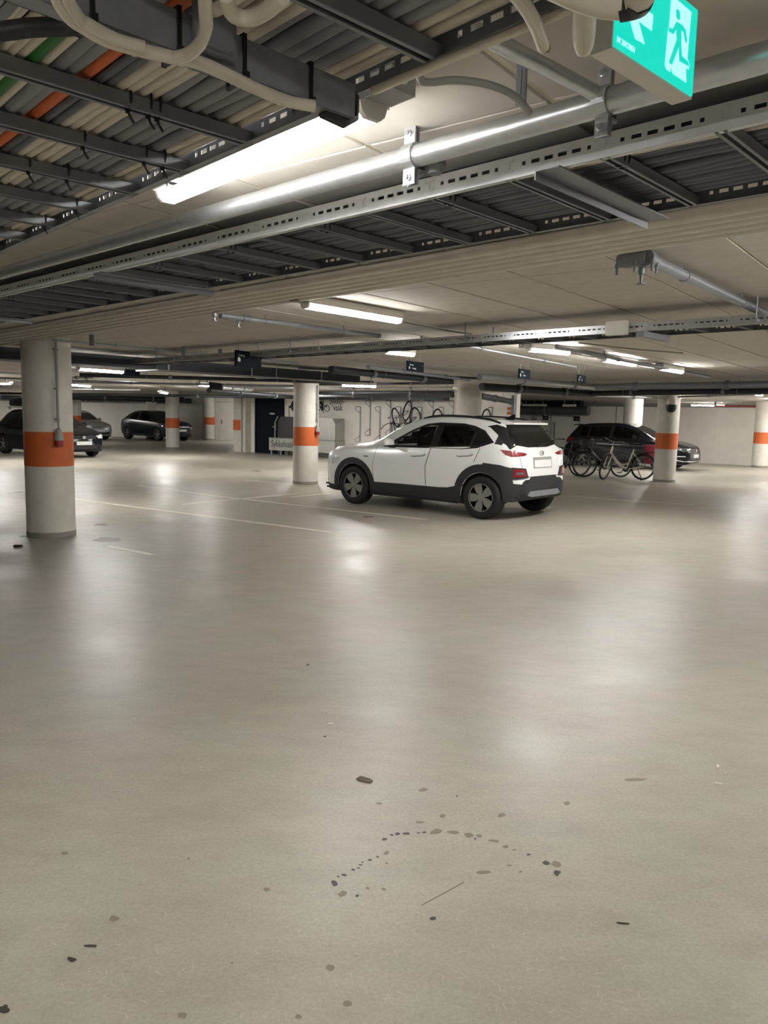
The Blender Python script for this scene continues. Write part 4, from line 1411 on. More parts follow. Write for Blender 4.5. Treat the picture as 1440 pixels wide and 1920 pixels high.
# ------------------------------------------------------------------ bicycles
def bicycle(name, label, loc=(0, 0, 0), rz=0.0, frame='bikegrey', step=False, steer=0.0, rack=False, stand=False, guards=False, basket=False, group=None, spoke_n=14):
    t = thing(name, label, 'bicycle', loc, rz, group)
    R, wb2 = 0.34, 0.54
    bb, seat, head_t, head_b = (-0.08, 0.29), (-0.26, 0.80), (0.33, 0.86), (0.37, 0.70)
    fr = MB()
    P = lambda q, y=0: (q[0], y, q[1])
    r = 0.018
    fr.tube([P(bb), P(seat)], r, 10)
    if step:
        fr.tube([P(head_b), (0.22, 0, 0.50), (0.08, 0, 0.36), P(bb)], [0.034, 0.036, 0.036, 0.034], 12)
        fr.tube([P((0.16, 0.42)), (0.0, 0, 0.40), (-0.12, 0, 0.43)], 0.016, 8)
    else:
        fr.tube([P(head_b), P(bb)], 0.021, 10)
        fr.tube([P((0.335, 0.83)), P((-0.235, 0.73))], 0.018, 10)
    fr.tube([P(head_t), P(head_b)], 0.024, 12)
    for y in (-1, 1):
        fr.tube([(bb[0], y * 0.03, bb[1]), (-wb2, y * 0.065, R)], 0.011, 8)
        fr.tube([(-0.235, y * 0.02, 0.72), (-wb2, y * 0.065, R)], 0.009, 8)
    fr.build('frame', M[frame], t)
    sa = MB()
    sa.tube([P(seat), (-0.30, 0, 0.92)], 0.014, 8)
    sa.prism([(-0.44, -0.085), (-0.44, 0.085), (-0.34, 0.08), (-0.24, 0.03), (-0.13, 0.018), (-0.13, -0.018), (-0.24, -0.03), (-0.34, -0.08)], 0.045, Matrix.Translation((0, 0, 0.915)))
    sa.build('saddle', M['black'], t)
    # steered front end: fork, wheel and bars turn about the head
    ax = Vector((head_t[0] - head_b[0], 0, head_t[1] - head_b[1])).normalized()
    o = Vector((head_b[0], 0, head_b[1]))
    Q = Matrix.Translation(o) @ Matrix.Rotation(steer, 4, ax) @ Matrix.Translation(-o)

    def turned(m_):
        m_.v = [tuple(Q @ Vector(v)) for v in m_.v]
        return m_
    fk = MB()
    for y in (-1, 1):
        fk.tube([(head_b[0], y * 0.03, head_b[1] - 0.02), (0.42, y * 0.055, 0.60), (wb2, y * 0.055, R)], 0.012, 8)
    fk.tube([(head_b[0], -0.04, head_b[1] - 0.02), (head_b[0], 0.04, head_b[1] - 0.02)], 0.014, 8)
    turned(fk).build('fork', M[frame], t)
    hb = MB()
    hb.tube([P(head_t), (0.315, 0, 0.95), (0.36, 0, 1.0)], 0.015, 8)
    hb.tube([(0.25, -0.30, 1.03), (0.32, -0.2, 1.03), (0.36, -0.06, 1.0), (0.36, 0.06, 1.0), (0.32, 0.2, 1.03), (0.25, 0.30, 1.03)], 0.012, 8)
    turned(hb).build('handlebar', M['galvd' if frame != 'bikegrey' else 'black'], t)
    gr = MB()
    for y in (-1, 1):
        gr.tube([(0.22, y * 0.34, 1.03), (0.27, y * 0.27, 1.03)], 0.017, 8)
        gr.tube([(0.30, y * 0.24, 1.02), (0.37, y * 0.27, 1.0)], 0.006, 5)
    turned(gr).build('grips', M['black'], t)
    for cx, fn in ((-wb2, None), (wb2, turned)):
        ty = MB().tube([(cx + (R - 0.02) * math.cos(a), 0, R + (R - 0.024) * math.sin(a)) for a in np.linspace(0, 2 * math.pi, 33)[:-1]], 0.025, 8, closed=True)
        rm = MB().tube([(cx + (R - 0.045) * math.cos(a), 0, R + (R - 0.045) * math.sin(a)) for a in np.linspace(0, 2 * math.pi, 33)[:-1]], 0.010, 6, closed=True)
        rm.lathe([(0.025, -0.04), (0.025, 0.04)], 10, rotm((1, 0, 0), (0, 0, 1), (0, -1, 0), (cx, 0, R)))
        for k in range(spoke_n):
            a = 2 * math.pi * k / spoke_n
            rm.tube([(cx + 0.02 * math.cos(a + .6), 0.02 * (-1) ** k, R + 0.02 * math.sin(a + .6)), (cx + (R - 0.05) * math.cos(a), 0, R + (R - 0.05) * math.sin(a))], 0.0016, 3)
        if fn:
            fn(ty), fn(rm)
        tyre = ty.build('tyre', M['rubber'], t)
        rm.build('rim', M['galvd'], tyre)
    ck = MB()
    ck.lathe([(0.085, -0.006), (0.085, 0.006)], 20, rotm((1, 0, 0), (0, 0, 1), (0, -1, 0), (bb[0], -0.05, bb[1])))
    ck.tube([(bb[0], -0.09, bb[1]), (bb[0], 0.09, bb[1])], 0.016, 8)
    ck.tube([(bb[0], -0.09, bb[1]), (bb[0] + 0.12, -0.09, bb[1] - 0.11)], 0.010, 6).tube([(bb[0], 0.09, bb[1]), (bb[0] - 0.12, 0.09, bb[1] + 0.11)], 0.010, 6)
    ck.box((bb[0] + 0.12, -0.15, bb[1] - 0.11), (0.09, 0.09, 0.022)).box((bb[0] - 0.12, 0.15, bb[1] + 0.11), (0.09, 0.09, 0.022))
    ck.tube([(bb[0], -0.05, bb[1] + 0.083), (-wb2, -0.05, R + 0.04)], 0.005, 4).tube([(bb[0], -0.05, bb[1] - 0.083), (-wb2, -0.05, R - 0.04)], 0.005, 4)
    ck.build('crankset', M['black'], t)
    if guards:
        for cx, a0, a1, fn in ((-wb2, 20, 190, None), (wb2, 0, 150, turned)):
            g = MB().tube([(cx + (R + 0.02) * math.cos(D2R(a)), 0, R + (R + 0.02) * math.sin(D2R(a))) for a in np.linspace(a0, a1, 15)], 0.016, 6)
            if fn:
                fn(g)
            g.build('mudguard', M['black'], t)
    if rack:
        g = MB()
        for y in (-1, 1):
            g.tube([(-0.30, y * 0.05, 0.73), (-0.84, y * 0.06, 0.74)], 0.007, 6)
            g.tube([(-0.66, y * 0.06, 0.735), (-wb2, y * 0.08, R)], 0.006, 6)
        for x in (-0.4, -0.55, -0.7, -0.84):
            g.tube([(x, -0.06, 0.738), (x, 0.06, 0.738)], 0.005, 5)
        g.build('rear_rack', M['black'], t)
    if stand:
        MB().tube([(-0.36, 0.06, 0.30), (-0.46, 0.16, 0.01)], 0.011, 7).tube([(-0.46, 0.16, 0.012), (-0.42, 0.17, 0.012)], 0.012, 6).build('kickstand', M['black'], t)
    if basket:
        g = MB()
        for k in range(6):
            z = 0.80 + k * 0.04
            s = 0.10 + 0.008 * k
            g.tube([(0.52 - s, -s, z), (0.52 + s, -s, z), (0.52 + s, s, z), (0.52 - s, s, z)], 0.006, 4, closed=True)
        for sx in (-1, 0, 1):
            for sy in (-1, 0, 1):
                if sx or sy:
                    g.tube([(0.52 + sx * 0.10, sy * 0.10, 0.80), (0.52 + sx * 0.14, sy * 0.14, 1.0)], 0.006, 4)
        turned(g).build('handlebar_basket', M['black'], t)
    return t


pr, pf = at(1204, 900), at(1117, 899)
h = math.atan2((pf - pr).y, (pf - pr).x)
hd = Vector((math.cos(h), math.sin(h), 0))
B1 = bicycle('bicycle', 'cream step through bicycle with its front wheel turned, beside the dome camera column', pr + hd * 0.54, h, 'bikewhite', True, 0.75, rack=True, stand=True, guards=True)
pr2, pf2 = at(1163, 895.5), at(1086, 895)
h2 = math.atan2((pf2 - pr2).y, (pf2 - pr2).x)
hd2 = Vector((math.cos(h2), math.sin(h2), 0))
B2 = bicycle('bicycle', 'dark bicycle standing behind the cream one in front of the black hatchback', pr2 + hd2 * 0.54 + Vector((0.05, 0.15, 0)), h2, 'bikegrey', False, -0.15, guards=True, basket=True)
p3 = at(1062, 896) + Vector((0, 0.55, 0))
B3 = bicycle('bicycle', 'dark bicycle half hidden behind the tail of the white car', p3, h2 + 0.12, 'bikegrey', False, 0.2, guards=True)
p4 = rw(1022) + RN * 0.75
B4 = bicycle('bicycle', 'dark bicycle by the right wall showing only handlebars above the white car', p4, rz_w + D2R(75), 'bikegrey', False, 0.3)
# red pannier on the cream bicycle's rack
q = pr + hd * 0.54
t = thing('pannier_bag', 'red pannier bag hanging on the rack of the cream bicycle by the column', 'bag', q - hd * 0.80 + Vector((-hd.y, hd.x, 0)) * -0.13, h)
MB().prism([(-0.15, 0.0), (0.13, 0.0), (0.17, 0.10), (0.17, 0.44), (-0.17, 0.44), (-0.17, 0.08)], 0.12, rotm((1, 0, 0), (0, 0, 1), (0, -1, 0), (0, 0.06, 0.42))).build('body', M['bag'], t, smooth=0)
MB().prism([(-0.18, 0.40), (0.18, 0.40), (0.18, 0.50), (-0.18, 0.50)], 0.13, rotm((1, 0, 0), (0, 0, 1), (0, -1, 0), (0, 0.065, 0.42))).build('flap', M['bag'], t, smooth=0)

# bicycles hung on the wall by the front wheel
def hang_bike(px, ywheel, frame, label, steer=0.0, yaw=0.0, out=0.0):
    t = bicycle('hung_bicycle', label, frame=frame, steer=steer, spoke_n=14)
    zc_ = bwz(px, ywheel)
    n = (Matrix.Rotation(yaw, 3, 'Z') @ BN)
    x, z = Vector((0, 0, 1)), n
    y = z.cross(x)
    mtx = Matrix((x, y, z)).transposed().to_4x4()
    mtx.translation = on_back(px, 0.05 + out) + Vector((0, 0, zc_ - 0.54))
    t.matrix_basis = mtx
    return t


hang_bike(751, 783, 'bikegrey', 'dark bicycle hung on the wall with bars towards the bicycle wash', 0.25, D2R(14))
hang_bike(772, 771, 'bikesilver', 'silver bicycle hung highest in the middle of the hooks', -0.2, D2R(6))
hang_bike(790, 783, 'bikegrey', 'dark bicycle hung third on the wall, behind the roof of the white car', 0.1)
hang_bike(831, 786, 'bikegrey', 'bicycle hung left of the plain column, only its wheel above the white car', 0.0)
hang_bike(922, 787, 'bikegrey', 'bicycle hung right of the plain column, only its wheel above the white car', 0.0)

# ------------------------------------------------------------------ litter on the floor
def litter(name, px, label, poly, hgt, m, rz, cat='litter', group=None):
    p = at(*px)
    o = MB().prism(poly, hgt).build(name, M[m], smooth=0)
    o.location = (p.x, p.y, 0.0004)
    o.rotation_euler = (0, 0, rz)
    return tag(o, label, cat, group)


litter('crushed_wrapper', (683, 1463), 'flattened brown wrapper lying alone on the open floor', [(-.032, -.012), (-.02, -.018), (.034, -.014), (.036, .008), (.02, .016), (-.028, .017)], 0.006, 'card', -0.5, 'wrapper')
litter('paper_scrap', (1346, 1439), 'white cigarette end standing up the picture at the right', [(-.012, -.004), (.012, -.004), (.012, .004), (-.012, .004)], 0.008, 'paper', 1.35)
litter('paper_scrap', (1347, 1471), 'white cigarette end lying across, lower of the three scraps at the right', [(-.014, -.003), (.014, -.003), (.014, .003), (-.014, .003)], 0.007, 'paper', -0.25)
litter('paper_scrap', (1362, 1451), 'tiny white scrap right of the two cigarette ends', [(-.005, -.003), (.006, -.002), (.004, .004), (-.004, .003)], 0.005, 'paper', 0.3)
litter('paper_scrap', (619, 1357), 'thin pale scrap on the middle of the floor', [(-.014, -.003), (.014, -.003), (.016, .003), (-.012, .003)], 0.003, 'paper', 0.05)
litter('rubber_scrap', (33, 1025), 'small black scrap left of the near column foot', [(-.04, -.015), (.04, -.02), (.05, .01), (-.03, .02)], 0.02, 'rubber', 0.1)
litter('twig', (1168, 1731), 'small dark twig on the floor at the right', [(-.018, -.0015), (.018, -.001), (.018, .001), (-.018, .0015)], 0.002, 'card', -0.15, 'twig')

# ------------------------------------------------------------------ cars
def pchip(xs, ys, x):
    xs, ys, x = np.array(xs, float), np.array(ys, float), np.array(x, float)
    h = np.diff(xs)
    dl = np.diff(ys) / h
    d = np.zeros(len(xs))
    for i in range(1, len(xs) - 1):
        if dl[i - 1] * dl[i] > 0:
            w1, w2 = 2 * h[i] + h[i - 1], h[i] + 2 * h[i - 1]
            d[i] = (w1 + w2) / (w1 / dl[i - 1] + w2 / dl[i])
    d[0], d[-1] = dl[0], dl[-1]
    k = np.clip(np.searchsorted(xs, x) - 1, 0, len(h) - 1)
    t = (x - xs[k]) / h[k]
    return ((2 * t ** 3 - 3 * t ** 2 + 1) * ys[k] + (t ** 3 - 2 * t ** 2 + t) * h[k] * d[k] + (-2 * t ** 3 + 3 * t ** 2) * ys[k + 1] + (t ** 3 - t ** 2) * h[k] * d[k + 1])


def inside(poly, x, y):
    c = False
    n = len(poly)
    j = n - 1
    for i in range(n):
        xi, yi = poly[i]
        xj, yj = poly[j]
        if (yi > y) != (yj > y) and x < (xj - xi) * (y - yi) / (yj - yi) + xi:
            c = not c
        j = i
    return c


class Car:
    def __init__(self, D):
        self.D = D
        L = D['L']
        xf = D['xf']
        n = 110
        u = np.linspace(0, 1, n)
        s = L * (0.5 - 0.5 * np.cos(np.pi * u)) * 0.5 + L * u * 0.5
        g = lambda k: pchip(*zip(*D[k]), s)
        zt, zbelt, zb, wd, rw_ = g('top'), g('belt'), g('bot'), g('w'), g('rw')
        half = []
        for i in range(n):
            T, B, bt, w_, r_ = zt[i], zb[i], zbelt[i], wd[i], rw_[i]
            bt = min(bt, T - 0.025)
            bt = max(bt, B + 0.2)
            T = max(T, bt + 0.02)
            H = bt - B
            wb_ = w_ * 0.955
            r_ = min(r_, wb_ - 0.02)
            h = T - bt
            pts = [(0, B), (w_ * .80, B), (w_ * .93, B + .03), (w_ * .975, B + .25 * H), (w_, B + .58 * H), (w_ * .995, B + .80 * H), (wb_ + .012, bt - .02), (wb_ - 0.005, bt + 0.01 * (h > .1)),
                   (wb_ + (r_ - wb_) * .40, bt + .42 * h), (wb_ + (r_ - wb_) * .78, bt + .76 * h), (r_, bt + .93 * h), (r_ * .86, bt + .985 * h), (r_ * .45, T - .002), (0, T)]
            # Catmull-Rom through the section
            P = np.array([(2 * pts[0][0] - pts[1][0], pts[0][1])] + pts + [(-pts[-2][0], pts[-2][1])])
            sec = []
            for k in range(1, len(P) - 2):
                for t in (0, 1 / 3, 2 / 3):
                    p0, p1, p2, p3 = P[k - 1], P[k], P[k + 1], P[k + 2]
                    sec.append(.5 * ((2 * p1) + (p2 - p0) * t + (2 * p0 - 5 * p1 + 4 * p2 - p3) * t * t * .8 + (3 * p1 - p0 - 3 * p2 + p3) * t ** 3 * .8) if t else p1)
            sec.append(P[-2])
            half.append(np.array(sec))
        m = len(half[0])
        vs, fs = [], []
        idx = {}
        for i in range(n):
            for sd in (1, -1):
                for k in range(m):
                    y, z = half[i][k]
                    if sd == -1 and k in (0, m - 1):
                        idx[i, sd, k] = idx[i, 1, k]
                        continue
                    idx[i, sd, k] = len(vs)
                    vs.append((xf - s[i], sd * y, z))
        for i in range(n - 1):
            for sd in (1, -1):
                for k in range(m - 1):
                    q = [idx[i, sd, k], idx[i + 1, sd, k], idx[i + 1, sd, k + 1], idx[i, sd, k + 1]]
                    fs.append(q if sd == -1 else q[::-1])
        for i in (0, n - 1):
            ring = [idx[i, 1, k] for k in range(m)] + [idx[i, -1, k] for k in range(m - 2, 0, -1)]
            fs.append(ring if i == n - 1 else ring[::-1])
        self.vs, self.fs, self.xf = vs, fs, xf
        me = bpy.data.meshes.new('body')
        me.from_pydata(vs, [], fs)
        bm_ = bmesh.new()
        bm_.from_mesh(me)
        bmesh.ops.recalc_face_normals(bm_, faces=bm_.faces)
        self.bvh = BVHTree.FromBMesh(bm_)
        bm_.to_mesh(me)
        bm_.free()
        self.body = me

    def hit(self, axis, a, b):
        if axis in 'LRT' and self.D.get('xmap'):
            a = self.D['xmap'](a)
        if axis == 'L':
            o, d = Vector((a, 3, b)), Vector((0, -1, 0))
        elif axis == 'R':
            o, d = Vector((a, -3, b)), Vector((0, 1, 0))
        elif axis == 'B':
            o, d = Vector((-5, a, b)), Vector((1, 0, 0))
        elif axis == 'F':
            o, d = Vector((5, a, b)), Vector((-1, 0, 0))
        else:
            o, d = Vector((a, b, 4)), Vector((0, 0, -1))
        p, nrm, _, _ = self.bvh.ray_cast(o, d)
        if p is None:
            p, nrm, _, _ = self.bvh.find_nearest(o + d * 2.2)
        if nrm.dot(d) > 0:
            nrm = -nrm
        return p, nrm

    def patch(self, name, poly, axis, m, parent, off=0.004, res=0.06, skirt=0.02, smooth=50, label=None):
        """A panel lying on the body: poly seen along the axis, laid on the surface."""
        b = bmesh.new()
        vs = [b.verts.new((x, y, 0)) for x, y in poly]
        b.faces.new(vs)
        xs, ys = [p[0] for p in poly], [p[1] for p in poly]
        for ax, lo, hi in ((0, min(xs), max(xs)), (1, min(ys), max(ys))):
            k = lo + res
            while k < hi - 1e-3:
                co = [0, 0, 0]
                co[ax] = k
                nn = [0, 0, 0]
                nn[ax] = 1
                bmesh.ops.bisect_plane(b, geom=b.verts[:] + b.edges[:] + b.faces[:], plane_co=co, plane_no=nn)
                k += res
        bmesh.ops.triangulate(b, faces=b.faces[:])
        nr = {}
        for v in b.verts:
            p, nrm = self.hit(axis, v.co.x, v.co.y)
            nr[v] = nrm.copy()
            v.co = p + nrm * off
        if skirt:
            ed = [e for e in b.edges if e.is_boundary]
            r = bmesh.ops.extrude_edge_only(b, edges=ed)
            nv = [g for g in r['geom'] if isinstance(g, bmesh.types.BMVert)]
            for v in nv:
                best = min((k for k in nr), key=lambda k: (k.co - v.co).length_squared)
                v.co = v.co - nr[best] * skirt
        bmesh.ops.recalc_face_normals(b, faces=b.faces)
        # face outwards
        want = {'L': Vector((0, 1, 0)), 'R': Vector((0, -1, 0)), 'B': Vector((-1, 0, 0)), 'F': Vector((1, 0, 0)), 'T': Vector((0, 0, 1))}[axis]
        if sum((f.normal.dot(want) * f.calc_area() for f in b.faces)) < 0:
            bmesh.ops.reverse_faces(b, faces=b.faces)
        me = bpy.data.meshes.new(name)
        b.to_mesh(me)
        b.free()
        me.shade_smooth()
        me.set_sharp_from_angle(angle=D2R(smooth))
        me.materials.append(m)
        return link(name, me, parent, label)

    def seam(self, lines, axis, parent, r=0.004, name='panel_gap', m=None, off=0.0005):
        mb = MB()
        for ln in lines:
            pts = []
            for i in range(len(ln) - 1):
                (x0, y0), (x1, y1) = ln[i], ln[i + 1]
                k = max(1, int(math.hypot(x1 - x0, y1 - y0) / 0.06))
                pts += [(x0 + (x1 - x0) * j / k, y0 + (y1 - y0) * j / k) for j in range(k)]
            pts.append(ln[-1])
            q = []
            for x, y in pts:
                p, nrm = self.hit(axis, x, y)
                q.append(p + nrm * off)
            mb.tube(q, r, 5)
        return mb.build(name, m or M['seam'], parent)

    def finish(self, parent, paint, holes=(), arch=0.37, lowz=0.0):
        D = self.D
        ob = link('body', self.body, parent)
        cuts = []
        for xw in (D['xw'], -D['xw']):
            for sd in (1, -1):
                c = MB().lathe([(arch, -0.16), (arch, 0.16)], 40, rotm((1, 0, 0), (0, 0, 1), (0, -1, 0), (xw, sd * (D['W'] / 2 - 0.10), 0.335)))
                cuts.append(link('cut', c.mesh('cut', None, 0)))
        bpy.context.view_layer.update()
        for c in cuts:
            c.matrix_world = parent.matrix_world.copy() if parent else Matrix()
            md = ob.modifiers.new('b', 'BOOLEAN')
            md.operation = 'DIFFERENCE'
            md.object = c
            md.solver = 'EXACT'
        bpy.context.view_layer.update()
        dg = bpy.context.evaluated_depsgraph_get()
        me = bpy.data.meshes.new_from_object(ob.evaluated_get(dg))
        ob.modifiers.clear()
        for c in cuts:
            bpy.data.objects.remove(c)
        b = bmesh.new()
        b.from_mesh(me)
        kill = []
        for f in b.faces:
            c = f.calc_center_median()
            for ax, poly in holes:
                if ax == 'T' and c.z > 1.06 and inside(poly, c.x, c.y):
                    kill.append(f)
                    break
                if ax == 'S' and abs(c.y) > 0.42 and inside(poly, c.x, c.z):
                    kill.append(f)
                    break
        bmesh.ops.delete(b, geom=kill, context='FACES')
        b.to_mesh(me)
        b.free()
        me.materials.clear()
        me.materials.append(paint)
        me.materials.append(M['clad'])
        for p in me.polygons:
            c = p.center
            dark = c.z < D['bot'][3][1] + 0.035 or (lowz and c.z < lowz) or (lowz and c.z < .55 and c.x < -1.72) or (lowz and c.x < -1.47 and 1.14 < c.z < 1.395)
            for xw in (D['xw'], -D['xw']):
                if math.hypot(c.x - xw, c.z - .335) < arch + .003:
                    dark = True
            p.material_index = 1 if dark else 0
        me.shade_smooth()
        me.set_sharp_from_angle(angle=D2R(32))
        ob.data = me
        self.obj = ob
        return ob


def car_wheel(parent, x, y, sd, R=0.33, style=0, rot=0.0):
    """Wheel at x, y; sd is +1 for the left side."""
    mtx = rotm((1, 0, 0), (0, 0, 1), (0, -1, 0)) if sd < 0 else rotm((1, 0, 0), (0, 0, -1), (0, 1, 0))
    mtx.translation = Vector((x, y, R))
    # axis z of the lathe points out of the car
    rr = R * 0.66
    ty = MB().lathe([(rr, -0.11), (R * .90, -0.115), (R * .98, -0.10), (R, -0.07), (R, 0.06), (R * .985, 0.085), (R * .93, 0.105), (R * .80, 0.110), (rr, 0.098)], 48, mtx, cap=False)
    w_ = ty.build('wheel', M['rubber'], parent, smooth=60)
    rm = MB().lathe([(rr + .001, 0.098), (rr - .012, 0.102), (rr - .016, 0.085), (rr - .03, 0.0), (0.10, -0.02), (0.0, -0.02)], 40, mtx, cap=False)
    rm.build('rim_barrel', M['alloyd'], w_)
    sp = MB()
    ns = 5
    for k in range(ns):
        a0 = 2 * math.pi * k / ns + rot
        if style == 0:      # broad blades with dark slots between
            poly = [(0.045, -0.03), (0.10, -0.062), (rr - .012, -0.085), (rr - .008, 0.0), (rr - .016, 0.055), (0.11, 0.050), (0.045, 0.028)]
        else:               # slim spokes
            poly = [(0.04, -0.026), (rr - .01, -0.032), (rr - .01, 0.032), (0.04, 0.026)]
        q = [(p * math.cos(a0) - s * math.sin(a0), p * math.sin(a0) + s * math.cos(a0)) for p, s in poly]
        sp.prism(q, 0.016, mtx, 0.070)
    ring = [(rr - .004, 0.084), (rr - .004, 0.103), (rr - .014, 0.103), (rr - .014, 0.084)]
    sp.lathe(ring, 40, mtx, cap=False)
    sp.lathe([(0.055, 0.07), (0.05, 0.092), (0.03, 0.098), (0.0, 0.099)], 20, mtx, cap=False)
    sp.build('rim', M['alloy'], w_, smooth=30)
    return w_


def arc(cx, cz, r, a0, a1, n=14):
    return [(cx + r * math.cos(D2R(a0 + (a1 - a0) * i / n)), cz + r * math.sin(D2R(a0 + (a1 - a0) * i / n))) for i in range(n + 1)]


def interior(parent, belt, x0, x1, w_):
    for y in (-0.36, 0.36):
        s = MB().box((0.05, y, 0.62), (0.5, 0.48, 0.18))
        s.prism([(-0.28, 0.60), (-0.10, 0.62), (-0.22, 1.18), (-0.34, 1.18)], 0.46, rotm((1, 0, 0), (0, 0, 1), (0, -1, 0), (0, y + .23, 0)))
        s.prism([(-0.34, 1.20), (-0.24, 1.20), (-0.26, 1.36), (-0.33, 1.36)], 0.26, rotm((1, 0, 0), (0, 0, 1), (0, -1, 0), (0, y + .13, 0)))
        s.build('front_seat', M['interior'], parent, smooth=0)
    s = MB().box((-0.75, 0, 0.62), (0.5, 1.2, 0.2)).prism([(-1.08, 0.6), (-0.92, 0.6), (-1.05, 1.12), (-1.16, 1.12)], 1.2, rotm((1, 0, 0), (0, 0, 1), (0, -1, 0), (0, .6, 0)))
    s.build('rear_seat', M['interior'], parent, smooth=0)
    MB().prism([(x0 - 0.10, 0.60), (x0 - 0.1, belt + .02), (x0 - 0.45, belt + .03), (x0 - 0.55, 0.75), (x0 - 0.5, 0.6)], 2 * w_, rotm((1, 0, 0), (0, 0, 1), (0, -1, 0), (0, w_, 0))).build('dashboard', M['interior'], parent, smooth=0)
    MB().tube([(x0 - 0.62 + .05 * math.sin(t), 0.36 + 0.18 * math.cos(t), 0.95 + 0.17 * math.sin(t)) for t in np.linspace(0, 2 * math.pi, 21)[:-1]], 0.013, 6, closed=True).build('steering_wheel', M['interior'], parent)


# the white crossover
KONA = dict(L=4.18, xf=2.155, xw=1.30, W=1.80,
            top=[(0, .74), (.03, .84), (.12, .93), (.35, .985), (.7, 1.03), (1.05, 1.075), (1.22, 1.12), (1.55, 1.30), (1.9, 1.455), (2.2, 1.525), (2.6, 1.55), (3.0, 1.54), (3.35, 1.51), (3.58, 1.465), (3.65, 1.42), (3.80, 1.27), (3.94, 1.13), (4.05, 1.05), (4.13, .93), (4.18, .62)],
            belt=[(0, .66), (.12, .84), (.35, .90), (.7, .95), (1.2, .985), (2.0, 1.03), (3.0, 1.07), (3.6, 1.10), (3.9, 1.08), (4.05, 1.02), (4.18, .58)],
            bot=[(0, .30), (.1, .22), (.4, .20), (1, .19), (3.2, .20), (3.6, .24), (4.0, .30), (4.18, .36)],
            w=[(0, .56), (.05, .68), (.18, .79), (.45, .875), (.9, .895), (2, .885), (3, .895), (3.6, .89), (3.9, .85), (4.08, .80), (4.18, .70)],
            rw=[(0, .44), (.3, .62), (1.0, .68), (1.3, .66), (1.9, .595), (2.5, .585), (3.4, .57), (3.78, .54), (3.9, .58), (4.05, .63), (4.18, .55)])
CA = D2R(140.2)


def tailmap(x):
    """Shortens the tail behind the rear arch."""
    return x if x > -1.6 else -1.6 + (x + 1.6) * 0.62


for k_ in ('top', 'belt', 'bot', 'w', 'rw'):
    KONA[k_] = [(2.155 - tailmap(2.155 - q), v) for q, v in KONA[k_]]
KONA['w'] = KONA['w'][:-3] + [(3.80, .86), (3.93, .79), (4.018, .66)]
KONA['L'] = 4.0185
KONA['xmap'] = tailmap
for k_ in ('top', 'belt', 'bot', 'w', 'rw'):
    KONA[k_][-1] = (KONA['L'], KONA[k_][-1][1])
t = thing('car', 'white compact crossover with black wheel arch cladding, parked alone in the middle', 'car', (1.021, 13.084, 0), CA)
bpy.context.view_layer.update()
K = Car(KONA)
frontwin = [(0.52, 1.045), (-0.30, 1.065), (-0.33, 1.375), (-0.22, 1.40), (-0.02, 1.36), (0.22, 1.25)]
rearwin = [(-0.42, 1.07), (-1.05, 1.10), (-1.40, 1.17), (-1.18, 1.33), (-0.85, 1.405), (-0.42, 1.40)]
K.finish(t, M['white'], holes=(('S', [(0.47, 1.06), (-0.28, 1.08), (-0.31, 1.365), (-0.2, 1.385), (0, 1.34), (0.2, 1.235)]), ('S', [(-0.45, 1.085), (-1.03, 1.115), (-1.05, 1.30), (-0.84, 1.39), (-0.45, 1.385)]), ('T', [(0.86, -.52), (0.91, 0), (.86, .52), (.38, .46), (.34, 0), (.38, -.46)])), lowz=.30)
